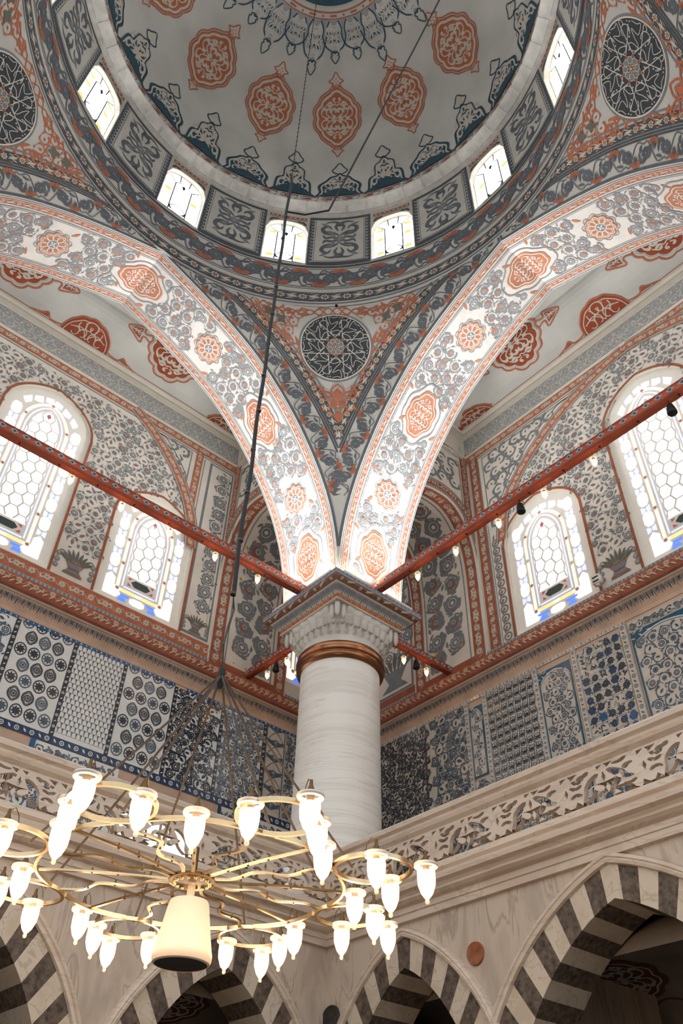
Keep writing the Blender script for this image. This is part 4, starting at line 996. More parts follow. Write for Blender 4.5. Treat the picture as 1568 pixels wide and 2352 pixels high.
# ---------------------------------------------------------------- column
root = empty('marble_column'); tag(root, 'thick pale marble column with carved capital and bronze collar in the middle', 'column')
mb = MB(); mb.lathe([(.385, -4.25), (.385, -4.0), (.40, -3.98), (.41, -3.93), (.40, -3.88), (.385, -3.86), (.372, -3.80), (.369, -3.0), (.367, -2.15)], 'marble_white', n=72); mb.build('shaft', root)
mb = MB(); mb.lathe([(.37, -2.21), (.392, -2.20), (.405, -2.185), (.41, -2.165), (.398, -2.15), (.398, -2.14), (.415, -2.125), (.417, -2.10), (.40, -2.085), (.40, -2.075), (.408, -2.06), (.40, -2.045), (.37, -2.04)], 'bronze', n=72); mb.build('collar', root)
# capital: stalactite tiers from the round neck to the square head
mb = MB(); n = 192; th = np.arange(n)*2*PI/n + PI/4/48
sq = lambda a, h: h/np.maximum(np.abs(np.cos(a)), np.abs(np.sin(a)))
rows = []
def lev(z, r): rows.append(np.c_[np.cos(th)*r, np.sin(th)*r, np.full(n, z) if np.ndim(z) == 0 else z])
saw = lambda f, ph=0: np.abs(((th*f/(2*PI)+ph) % 1)*2-1)      # 0 at groove .. 1 at rib
pz = lambda t: np.clip(t*2.4-.7, 0, 1)
r0 = np.full(n, .372); lev(-2.05, r0); lev(-1.985, r0+.004); lev(-1.98, r0-.006)
def mixr(k, h=.40): rq = np.minimum(sq(th, h), .50); return r0*(1-k)+rq*k
k1 = .28; t = pz(saw(32)); lev(-1.962, mixr(.05)); lev(-1.935-.022*t, mixr(.18)+.0*t); lev(-1.925-.022*t, mixr(.22)+.022*t); lev(-1.885, mixr(.36)+.030*t); lev(-1.872-.02*t, mixr(.40)+.034*t); lev(-1.868-.02*t, mixr(.32)+.0*t)
t = pz(saw(32, .5)); lev(-1.855-.03*t, mixr(.40)); lev(-1.845-.03*t, mixr(.46)+.024*t); lev(-1.80, mixr(.64)+.030*t); lev(-1.785-.012*t, mixr(.70)+.034*t); lev(-1.780-.012*t, mixr(.6)-.004)
d = np.abs(np.cos(2*(th))); cor = np.clip((np.abs(np.sin(2*th))-.80)/.2, 0, 1)        # strong near the corners
t = pz(saw(24)); lev(-1.77, mixr(.85)-.02*cor); lev(-1.75, mixr(.92)+.012*t-.05*cor*(1-t)); lev(-1.715, mixr(1., .405)+.008*t-.05*cor*(1-t)); lev(-1.705, mixr(1, .405)); lev(-1.70, sq(th, .40))
mb.grid(np.stack(rows, 1), 'capital', closeu=True)
for sx in (-1, 1):
    for sy in (-1, 1):        # hanging drops under each corner
        for q, (dx, dy) in enumerate(((0, 0), (-.07, 0), (0, -.07))):
            c0 = ((.368+dx)*sx, (.368+dy)*sy)
            mb.lathe([(.0, -1.855), (.012, -1.85), (.026, -1.82), (.03, -1.70)], 'capital', (c0[0], c0[1], 0), 6)
mb.build('capital', root, smooth=False)
# painted head slab
mb = MB(); pr = [(.40, -1.712), (.425, -1.712), (.425, -1.70), (.418, -1.695), (.425, -1.662), (.44, -1.655), (.465, -1.625), (.485, -1.60), (.50, -1.588), (.505, -1.585), (.535, -1.57), (.55, -1.55), (.552, -1.535), (.55, -1.50), (.44, -1.498), (0.001, -1.498)]
pm = ['capital', 'capital', 'orange', 'orange', 'cream', 'cream', 'cream', 'line', 'umber', 'umber', 'umber', 'blue_grey', 'blue_grey', 'capital', 'capital']
for i in range(len(pr)-1):
    q = [[(r*a, r*b, z) for r, z in (pr[i], pr[i+1])] for a, b in ((1, 1), (-1, 1), (-1, -1), (1, -1))]; mb.grid(np.array(q), pm[i], closeu=True)
SS = np.concatenate([[0], np.cumsum([math.dist(pr[i], pr[i+1]) for i in range(len(pr)-1)])])
for f in range(4):
    ca, sa = [(1, 0), (0, 1), (-1, 0), (0, -1)][f]
    def hs(u, v, ca=ca, sa=sa):
        r = np.interp(v, SS, [p[0] for p in pr]); z = np.interp(v, SS, [p[1] for p in pr]); a = np.interp(v, SS, np.gradient([p[0] for p in pr], SS)); b = np.interp(v, SS, np.gradient([p[1] for p in pr], SS)); l = np.hypot(a, b)+1e-9
        u = np.clip(u, -r, r); P = np.c_[r*ca-u*sa, r*sa+u*ca, z]; N = np.c_[b/l*ca, b/l*sa, -a/l]; return P, N
    o = Orn(); m_ = (SS[9]+SS[12])/2
    for k in range(9): a = -.46+k*.115; flower(o, (a, m_-.008), .022, k, 'daisy', ('line', 'ochre', 'rust'), 1) if k % 2 == 0 else [leaf(o, (a-.05, m_-.012+g*.012), .3-g*.3, .1, .014, 'line', 1, .2*g) for g in (-1, 0, 1)]
    for k in range(13): 
        a = -.46+k*.077
        for g in (-2, -1, 0, 1, 2): leaf(o, (a+g*.012, SS[7]+.01), -PI/2+g*.22, .10-.014*abs(g), .020, 'grey', 1, 0, 5)
    for k in range(22): o.rect(-.53+k*.05, -.53+k*.05+.022, SS[12]+.008, SS[13]-.008, 'grey', 1)
    for k in range(12): o.rect(-.4+k*.068, -.4+k*.068+.03, SS[3]+.008, SS[4]-.008, 'ochre', 1)
    o.put(mb, hs, .0012, .0008)
mb.build('head_slab', root)
mb = MB(); mb.box((-0., -0., -1.4), (.80, .80, .2), 'arch_white'); mb.build('pier', root)

# ---------------------------------------------------------------- tie beams
def beam(p0, p1, label, h=.10, w=.065):
    p0, p1 = np.array(p0, float), np.array(p1, float); L = np.linalg.norm(p1-p0); d = (p1-p0)/L; ang = math.atan2(d[1], d[0])
    mb = MB(); mb.box((L/2, 0, 0), (L, w, h), 'beam_red')
    o = Orn(); o.rect(0, L, -h/2, -h/2+.022, 'beam_dark', 1, 10, 1); o.rect(0, L, h/2-.018, h/2-.012, 'beam_dark', 1); n = int(L/.10)
    for i in range(n):
        a = (i+.5)*L/n; o.fill(np.array([(a, .008)])+lobed(4, .3, 4)*(.036, .026), 'pale_grey' , 1); o.disc((a, .008), .013, 'dark_grey', 2, 7); 
    for s in (1, -1): o.put(mb, plane((0, s*w/2, 0), (1, 0, 0), (0, 0, 1), (0, s, 0)), .0012, .0006)
    o2 = Orn(); 
    for i in range(int(L/.35)): o2.rect(.2+i*.35, .2+i*.35+.012, -.012, .012, 'black', 1)
    o2.put(mb, plane((0, 0, -h/2), (1, 0, 0), (0, 1, 0), (0, 0, -1)))
    b = mb.build('tie_beam', smooth=False); b.location = p0; b.rotation_euler = (0, 0, ang); tag(b, label, 'beam', 'red painted tie beams'); return b
ZT = -1.44
beam((.40, 0, ZT), (5.45, 0, ZT), 'long red tie beam running left from the column in front of the windows')
beam((0, .40, ZT), (0, 5.3, ZT), 'long red tie beam running right from the column in front of the windows')
beam((0, -.36, ZT-.01), (0, -WL+.0, ZT-.01), 'short red tie beam behind the column on its left', .085, .06)
beam((-.36, 0, ZT-.01), (-WR+.0, 0, ZT-.01), 'short red tie beam behind the column on its right', .085, .06)
# ---------------------------------------------------------------- tiled walls of the gallery
for side in 'LR':
    surf = LEFTW if side == 'L' else RIGHTW; mb = MB(); o = Orn(); lo = -WR if side == 'L' else -WL
    holes = [[(.22, -4.3), (1.13, -4.3), (1.13, -3.26), (.22, -3.26)], [(2.25, -4.3), (3.05, -4.3), (3.05, -3.26), (2.25, -3.26)]] if side == 'L' else []
    o.poly([(lo, -4.35), (6.6, -4.35), (6.6, -1.895), (lo, -1.895)], 'pink_plaster', 0, holes)
    for h in holes:
        r = np.array(h + h[:1], float); P0, N = surf(r[:, 0], r[:, 1]); mb.grid(np.stack([P0, P0-N*.12], 1), 'marble')
        for d, w, m in ((.03, .05, 'marble'), (.08, .02, 'marble')):
            q = np.array([(h[0][0]-d, -4.3), (h[0][0]-d, h[2][1]+d), (h[1][0]+d, h[2][1]+d), (h[1][0]+d, -4.3)]); P = np.array([surf(q[:, 0], q[:, 1])[0] + N[0]*.02]); mb.tube(P[0], w/2, m, 6)
    o.put(mb, surf, 0, 0); w = mb.build('wall_gallery_left' if side == 'L' else 'wall_gallery_right'); tag(w, kind='structure')
    for i, h in enumerate(holes):
        mb = MB(); og = Orn(); og.poly(h, 'glass_white', 0)
        og.put(mb, surf, 0, -.11); o2 = Orn(); cx = (h[0][0]+h[1][0])/2; o2.stroke([(cx, -4.3), (cx, -3.26)], .03, 'line', 2)
        for z in (-3.55, -3.85, -4.1): o2.stroke([(h[0][0], z), (h[1][0], z)], .02, 'line', 2)
        m2 = MB(); o2.put(m2, surf, .004, -.1); w = m2.build('window_%d' % (30+i)); tag(w, kind='structure'); mb.build('pane', w)

def tile_border(o, p0, p1, w, bg, fg, s=.055, lay=2): chain_band(o, Path([p0, p1]), 0, w, s, bg, fg, fg, lay, 'circles')
def almonds(o, u0, u1, z0, z1, nc):
    w = (u1-u0)/nc; h = w*1.12; j = 0; z = z1+.01
    while z > z0+.02:
        for i in range(nc+1):
            u = u0+(i+.5*(j % 2 == 0))*w
            if not (u0+.03 < u < u1-.03): continue
            zc_ = z; r = w*.40; a = np.linspace(0, 2*PI, 25)[:-1]
            P = np.c_[np.cos(a)*r, np.sin(a)*r*1.08 + (np.sign(np.sin(a))*np.maximum(0, np.abs(np.sin(a))-.86)*r*(1.4 if j % 2 else .4))] + (u, zc_)
            P[:, 1] = np.clip(P[:, 1], z0+.005, z1-.005)
            m = 'black_tile' if (i+j) % 3 else 'slate_tile'
            if zc_-r < z0 or zc_+r > z1: 
                if zc_ + r > z1 + r*1.6: continue
            o.stroke(P, .011, m, 1, True); k = 8
            if j % 2: o.stroke((P-(u, zc_))*.80+(u, zc_), .006, m, 1, True)
            inside = lambda q: z0 < q < z1
            for g in range(k):
                b = g*2*PI/k+.3*(j % 2)
                if not inside(zc_+math.sin(b)*r*.75): continue
                if j % 2: leaf(o, (u+math.cos(b)*r*.22, zc_+math.sin(b)*r*.22), b, r*.5, .014, m, 1, .0, 4); o.disc((u+math.cos(b+.39)*r*.62, zc_+math.sin(b+.39)*r*.62), .006, m, 1, 5)
                else: leaf(o, (u+math.cos(b)*r*.15, zc_+math.sin(b)*r*.15), b+.4, r*.7, .018, m, 1, .5, 5)
            if inside(zc_): o.disc((u, zc_), r*.2, 'navy' if (i*j) % 4 == 1 else m, 2, 8)
        z -= h*.5*1.98 if False else h*.98*.55*1.82*.98; j += 1
def scales(o, u0, u1, z0, z1):
    n = 11; w = (u1-u0)/n; h = .050; z = z1-.0; j = 0
    while z > z0+h:
        for i in range(n + (j % 2)):
            u = u0+(i+.5-.5*(j % 2))*w; a, b = max(u0, u-w*.42), min(u1, u+w*.42)
            if b-a < w*.2: continue
            o.rect(max(u0, u-w*.5), min(u1, u+w*.5), z-h*.98, z-h*.1, 'black_tile' if (i*3+j) % 5 else 'navy', 1)
            t = np.linspace(0, PI, 7); q = np.c_[u+np.cos(t)*w*.40, z-h*.42+np.sin(t)*h*.32]; q = np.vstack([q, [(u-w*.44, z-h*1.02), (u+w*.44, z-h*1.02)]]); q[:, 0] = np.clip(q[:, 0], u0, u1); o.fill(q, 'white_tile', 2)
        z -= h; j += 1
def vinecols(o, u0, u1, z0, z1, n):
    w = (u1-u0)/n
    for i in range(n):
        c = u0+(i+.5)*w; z = z0; k = 0
        zz = np.linspace(z0, z1, 70)
        for s in (-1, 1): o.stroke(np.c_[c+s*w*.38+np.sin(zz*2*PI/.16+i)*w*.10, zz], .007, 'slate_tile', 1)
        while z < z1-.08:
            for g in range(5): b = PI/2+(g-2)*.75; leaf(o, (c, z+.03), b, .045-.004*abs(g-2), .013, 'black_tile' if g % 2 else 'slate_tile', 1, .2*(3-g)/3, 4)
            o.disc((c, z+.045), .009, 'red_tile' if (i+k) % 7 == 0 else 'black_tile', 2, 6); o.ring((c, z+.05), .034, .005, 'black_tile', 1, 9)
            z += .088; k += 1
def niche(o, u0, u1, z0, z1, sc=.11):
    P = ogive(u0+.02, u1-.02, z0+.02, z1-.15, z1-.03, 14); o.rect(u0, u1, z0, z1, 'teal_tile', 1, 4, 4); 
    for k in range(26): 
        a = u0+.02+(u1-u0-.04)*((k*7) % 26)/26; z = z1-.02-.17*((k*11) % 26)/26; leaf(o, (a, z), k, .05, .012, 'beige_tile', 2, .5, 4)
    o.poly(P, 'beige_tile', 3); o.stroke(P, .008, 'white_tile', 4); o.stroke(np.array(P)*(1, 1)+(0, -.012), .005, 'teal_tile', 5)
    px_ = [p[0] for p in P[1:-1]]; pz_ = [p[1] for p in P[1:-1]]
    scroll_fill(o, u0+.03, u1-.03, z0+.03, z1, sc, lambda u, v, r: v+r*.8 < float(np.interp(u, px_, pz_)) , ('slate_tile', 'navy', 'beige_tile', 'teal_tile'), ('rose', 'daisy', 'rose', 'bud'), R=.30, lay=4, vw=.09, seed=int(u0*100), leaves=5)
def patch(o, u0, u1, z0, z1):
    n = 5; w = (u1-u0)/n; m = int((z1-z0)/w); h = (z1-z0)/m; r = random.Random(4)
    for i in range(n):
        for j in range(m):
            u, z = u0+(i+.5)*w, z0+(j+.5)*h; k = r.random()
            if k < .55: flower(o, (u, z), w*.40, r.random()*6, 'rose', ('black_tile' if k < .3 else 'navy', 'red_tile' if k < .2 else 'slate_tile', 'slate_tile'), 1)
            elif k < .75: o.fill(np.array([(u, z)])+lobed(6, .2, 4)*w*.46, 'navy' if k < .65 else 'blue_tile', 1)
            for g in range(6): leaf(o, (u+(r.random()-.5)*w*.8, z+(r.random()-.5)*h*.8), r.random()*6, w*.5, w*.16, ('slate_tile', 'black_tile', 'navy')[g % 3], 1, .4, 4)
    for i in range(n+1): o.stroke([(u0+i*w, z0), (u0+i*w, z1)], .006, 'beige_tile', 3)
    for j in range(m+1): o.stroke([(u0, z0+j*h), (u1, z0+j*h)], .006, 'beige_tile', 3)
def dense(o, u0, u1, z0, z1, s, cols, seed, R=.36, kinds=('rose', 'daisy', 'rose', 'bud')):
    scroll_fill(o, u0, u1, z0, z1, s, lambda u, v, r: True, cols, kinds, R=R, lay=1, vw=.10, seed=seed, leaves=5, sv=s*.84)
def panel(side, u0, u1, z0, z1, base, fn, label, bord=None):
    surf0 = LEFTW if side == 'L' else RIGHTW; H = .008
    surf = lambda u, v: (surf0(u, v)[0] + surf0(u, v)[1]*H, surf0(u, v)[1])
    mb = MB(); o = Orn(); o.rect(u0, u1, z0, z1, base, -1, 4, 4); fn(o)
    for P in o.V: P[:, 0] = np.clip(P[:, 0], u0, u1); P[:, 1] = np.clip(P[:, 1], z0, z1)
    o.put(mb, surf, .0011, .0011)
    r = np.array([(u0, z0), (u1, z0), (u1, z1), (u0, z1), (u0, z0)]); P1, N = surf0(r[:, 0], r[:, 1]); mb.grid(np.stack([P1 + N*.0005, P1+N*H], 1), base)
    ob = mb.build('tile_mural', smooth=False); tag(ob, label, 'tile panel', 'tile panels on the gallery walls')
    if bord:
        m2 = MB(); o2 = Orn(); bord(o2); o2.put(m2, surf0, .0013, H+.001); m2.build('border', ob, smooth=False)
    return ob
ZA_, ZB_ = -2.88, -1.935
NV = lambda x0, x1, c='black_tile': (lambda o: tile_border(o, ((x0+x1)/2, ZA_), ((x0+x1)/2, ZB_), abs(x1-x0), c, 'white_tile'))
Lc_ = ('navy', 'slate_tile', 'white_tile', 'blue_tile'); Ld = ('black_tile', 'navy', 'white_tile', 'slate_tile')
panel('L', 2.545, 3.6, -2.96, -1.90, 'white_tile', lambda o: dense(o, 2.55, 3.6, -2.95, -1.9, .12, ('slate_tile', 'navy', 'white_tile', 'blue_tile'), 2), 'blue and grey flowered tile panel at the left edge of the photo', NV(2.5, 2.545))
panel('L', 1.962, 2.498, ZA_, ZB_, 'white_tile', lambda o: almonds(o, 1.965, 2.495, ZA_, ZB_, 4), 'white tile panel with rows of dark almond medallions, left of the fish-scale panel', NV(1.92, 1.962))
panel('L', 1.424, 1.918, ZA_, ZB_, 'white_tile', lambda o: scales(o, 1.424, 1.918, ZA_, ZB_), 'white fish-scale tile panel outlined in black', NV(1.385, 1.424))
panel('L', .842, 1.383, ZA_, ZB_, 'white_tile', lambda o: almonds(o, .845, 1.38, ZA_, ZB_, 4), 'white tile panel with dark almond medallions, right of the fish-scale panel', NV(.80, .842))
panel('L', .262, .798, ZA_, ZB_, 'white_tile', lambda o: dense(o, .262, .798, ZA_, ZB_, .105, Ld, 5, .40), 'dense dark blue flowered tile panel behind the gathered chandelier stays', NV(.222, .262))
panel('L', -.288, .22, ZA_, ZB_, 'white_tile', lambda o: dense(o, -.285, .22, ZA_, ZB_, .074, ('slate_tile', 'navy', 'white_tile', 'blue_tile'), 6, .38), 'finely sprigged pale blue tile panel left of the column', NV(-.33, -.288))
def bigleaf(o):
    for z in np.arange(ZA_+.06, ZB_, .17):
        flower(o, (-.46, z+.05), .035, 0, 'rose', ('slate_tile', 'navy', 'white_tile'), 2)
        for s in (-1, 1):
            leaf(o, (-.46, z), PI/2-s*.75, .14, .034, 'slate_tile', 1, -.35*s); leaf(o, (-.46, z+.08), -PI/2+s*.9, .12, .024, 'slate_tile', 1, .3*s); o.stroke(cr([(-.46, z), (-.46+s*.10, z+.05), (-.46+s*.05, z+.13), (-.46, z+.17)], 4), .008, 'slate_tile', 1)
    for s in (-.585, -.345): o.rect(s, s+.012, ZA_, ZB_, 'slate_tile', 1)
panel('L', -.60, -.333, ZA_, ZB_, 'beige_tile', bigleaf, 'narrow tile panel with large grey leaves just left of the column')
panel('L', -1.5, -.605, ZA_, ZB_, 'beige_tile', lambda o: dense(o, -1.5, -.605, ZA_, ZB_, .11, ('slate_tile', 'slate_tile', 'white_tile', 'navy'), 8), 'grey flowered tile panel in the corner hidden behind the column shaft')
for z, lab, ww in ((-1.918, 'blue tile border with white rings running under the left cornice', .034), (-2.92, 'dark blue tile border with flowers running along the foot of the left tile panels', .07)):
    mb = MB(); o = Orn(); cuts = [(-1.5, .22), (.26, .70), (.84, 2.47), (2.53, 3.4)] if z > -2 else [(-1.5, 3.4)]
    for a, b in cuts: chain_band(o, Path([(a, z), (b, z)]), 0, ww, .055 if z > -2 else .07, 'blue_tile' if z > -2 else 'navy', 'white_tile', 'white_tile', 1, 'circles')
    o.put(mb, LEFTW, .0012, .008); tag(mb.build('tile_frieze', smooth=False), lab, 'tile border')
panel('L', 1.24, 2.10, -3.15, -2.962, 'white_tile', lambda o: (dense(o, 1.24, 2.05, -3.14, -2.965, .085, ('slate_tile', 'red_tile', 'white_tile', 'navy'), 9, .4), o.rect(2.05, 2.1, -3.15, -2.96, 'blue_tile', 3)), 'short strip of flowered tiles with red dots above the left balustrade rail')
panel('L', -.9, .16, -3.5, -2.962, 'white_tile', lambda o: (dense(o, -.9, .12, -3.5, -2.97, .12, ('slate_tile', 'navy', 'white_tile', 'slate_tile'), 10, .34), o.rect(.12, .16, -3.5, -2.96, 'navy', 3)), 'lower flowered tile panel left of the column, reaching behind the balustrade rail')
panel('L', 1.22, 2.15, -4.25, -3.2, 'white_tile', lambda o: dense(o, 1.22, 2.15, -4.25, -3.2, .12, ('slate_tile', 'navy', 'white_tile', 'blue_tile'), 12, .34), 'blue and white flowered tiles glimpsed through the pierced left balustrade')
Rr_ = ('slate_tile', 'navy', 'beige_tile', 'teal_tile')
zt, zb_ = -1.925, -3.7
VB = lambda x, w=.05, m='slate_tile': (lambda o: (tile_border(o, (x, zb_), (x, zt), w, 'beige_tile', 'slate_tile', .05, 1), o.rect(x+w/2, x+w/2+.012, zb_, zt, 'pale_grey', 1)))
panel('R', -1.5, -.36, zb_, zt, 'beige_tile', lambda o: dense(o, -1.5, -.36, zb_, zt, .088, ('black_tile', 'slate_tile', 'beige_tile', 'slate_tile'), 21, .42), 'darkest fine-patterned tile panel just right of the column')
panel('R', -.358, .148, zb_, zt, 'beige_tile', lambda o: dense(o, -.355, .148, zb_, zt, .125, Rr_, 22, .36), 'grey-blue tile panel of large interlaced flowers, second from the column on the right')
panel('R', .195, .39, -2.75, -1.99, 'beige_tile', lambda o: niche(o, .20, .385, -2.75, -2.0, .085), 'slender arched tile panel with teal corners between two wider panels', VB(.17, .045))
panel('R', .20, .39, zb_, -2.78, 'beige_tile', lambda o: dense(o, .2, .39, zb_, -2.78, .095, Rr_, 24), 'small flowered tile panel under the slender arched one')
panel('R', .44, 1.035, zb_, zt, 'beige_tile', lambda o: vinecols(o, .445, 1.03, zb_, zt, 7), 'tile panel with seven wavy upright vines', VB(.415, .045))
panel('R', 1.085, 1.475, -3.7, -1.98, 'beige_tile', lambda o: niche(o, 1.09, 1.47, -3.7, -1.99, .095), 'arched tile panel with cream ground, blue flowers and teal corners beside the vine panel', VB(1.06, .045))
panel('R', 1.55, 2.02, -3.7, -1.96, 'beige_tile', lambda o: patch(o, 1.55, 2.02, -3.7, -1.96), 'patchwork tile panel of dark blue rosettes on small squares', lambda o: (VB(1.515, .05)(o), VB(2.06, .06)(o)))
panel('R', 2.12, 2.75, -3.7, -2.03, 'beige_tile', lambda o: niche(o, 2.12, 2.75, -3.7, -2.04, .115), 'wide arched tile panel with teal corners at the right edge', None)
panel('R', 2.12, 3.6, -2.025, -1.93, 'beige_tile', lambda o: dense(o, 2.12, 3.6, -2.02, -1.935, .075, ('slate_tile', 'navy', 'beige_tile', 'teal_tile'), 25), 'strip of small square tiles under the right cornice')
mb = MB(); o = Orn(); chain_band(o, Path([(-1.5, -1.905), (2.1, -1.905)]), 0, .035, .045, 'beige_tile', 'slate_tile', 'slate_tile', 1, 'circles'); o.put(mb, RIGHTW, .0012, .009); tag(mb.build('tile_frieze', smooth=False), 'narrow grey tile border running under the right cornice', 'tile border')

# ---------------------------------------------------------------- gallery floor, front mouldings, balustrades
mb = MB(); mb.box((2.5, -.62, -4.5), (8.2, 1.92, .28), 'marble_wall'); mb.box((-.62, 3.1, -4.501), (1.92, 5.5, .28), 'marble_wall'); tag(mb.build('floor_gallery'), kind='structure')
sig = {'L': lambda u, d, z: (u, d, z), 'R': lambda u, d, z: (d, u, z)}
def sweep(mb, side, prof, m, u1=6.0, n=2):
    f = sig[side]
    for (d0, z0), (d1, z1) in zip(prof[:-1], prof[1:]):
        U = [0]+list(np.linspace(1, u1, n)); mb.grid(np.array([[f(max(u, d0) if u == 0 else u, d0, z0), f(max(u, d1) if u == 0 else u, d1, z1)] for u in U]), m)
def thick(pts, w, n=5):
    w = w*1.25
    p = cr(pts, n); k = len(p); t = np.linspace(0, 1, k); ww = w*(.35+np.sin(t*PI)**.7*.65); d = np.gradient(p, axis=0); d /= np.hypot(d[:, 0], d[:, 1])[:, None]; q = np.c_[-d[:, 1], d[:, 0]]*ww[:, None]/2
    return np.vstack([p+q, (p-q)[::-1]])
UNIT = [  # holes of one repeat, x 0..1 (0.51 m), y 0..1 (0.2 m)
    [(.05, .50), (.075, .64), (.10, .50), (.075, .36)], [(.01, .97), (.10, .97), (.015, .84)], [(.14, .97), (.25, .97), (.15, .82)],
    [(.02, .03), (.11, .03), (.03, .16)], [(.16, .04), (.27, .04), (.2, .18)],
    thick([(.17, .80), (.24, .70), (.29, .82), (.34, .84), (.38, .92)], .09), thick([(.30, .10), (.36, .28), (.38, .48), (.44, .66), (.50, .76)], .11), thick([(.42, .45), (.50, .36), (.53, .24)], .09),
    thick([(.13, .64), (.21, .55), (.28, .62)], .07), thick([(.13, .30), (.20, .38), (.27, .30)], .07),
    [(.55, .62), (.575, .78), (.60, .62), (.575, .46)], [(.58, .30), (.61, .42), (.64, .28), (.61, .14)], [(.50, .97), (.58, .97), (.51, .86)], [(.62, .97), (.71, .97), (.63, .84)],
    thick([(.64, .80), (.70, .70), (.76, .60), (.83, .44), (.93, .36)], .11), thick([(.76, .54), (.74, .40), (.70, .24)], .08), thick([(.70, .90), (.80, .88), (.88, .96)], .07),
    thick([(.95, .74), (.87, .72), (.84, .62)], .08), thick([(.80, .24), (.88, .20), (.96, .26)], .07), [(.66, .04), (.76, .04), (.70, .15)], [(.82, .04), (.93, .04), (.91, .12)]]
def balustrade(side, label):
    root = empty('balustrade', (0, 0, 0)); tag(root, label, 'balustrade', 'pierced marble balustrades')
    mb = MB(); f = sig[side]
    sweep(mb, side, [(.33, -4.16), (.33, -4.05), (.35, -4.04), (.45, -4.045), (.465, -4.06), (.46, -4.085), (.435, -4.098), (.44, -4.115), (.455, -4.125), (.445, -4.145), (.42, -4.165), (.385, -4.165)], 'marble'); mb.build('rail', root)
    mb = MB(); z0, z1 = -4.375, -4.165; Lh = z1-z0-.012
    k = 0; u = .42
    while u < 5.2:
        w = .51; holes = []
        for h in UNIT:
            h = np.array(h, float); 
            holes.append(np.c_[u + h[:, 0]*w, z0+.006+np.clip(h[:, 1], .03, .97)*Lh])
        outer = [(u, z0), (u+w, z0), (u+w, z1), (u, z1)]
        loops = [outer]+[list(map(tuple, h)) for h in holes]; tri = np.array(tessellate_polygon([[Vector((a, b, 0)) for a, b in l] for l in loops]))
        V = np.array([p for l in loops for p in l])
        for d in (.42, .388): mb.add([f(a, d, b) for a, b in V], tri, 'marble')
        for h in holes: 
            r = np.vstack([h, h[:1]]); mb.grid(np.array([[f(a, .42, b), f(a, .388, b)] for a, b in r]), 'marble')
        u += w; k += 1
    mb.build('pierced_panel', root, smooth=False)
    mb = MB(); sweep(mb, side, [(.36, -4.375), (.425, -4.375), (.43, -4.39), (.46, -4.40), (.465, -4.43), (.445, -4.445), (.45, -4.455), (.475, -4.47), (.495, -4.485), (.49, -4.505), (.46, -4.515), (.445, -4.53), (.45, -4.545), (.43, -4.56), (.40, -4.57), (.398, -4.603), (.39, -4.606), (.388, -4.645), (.36, -4.648)], 'marble'); mb.build('cornice', root)
balustrade('L', 'pierced marble balustrade of the left gallery, behind the chandelier')
balustrade('R', 'pierced marble balustrade of the right gallery, rising to the right edge')

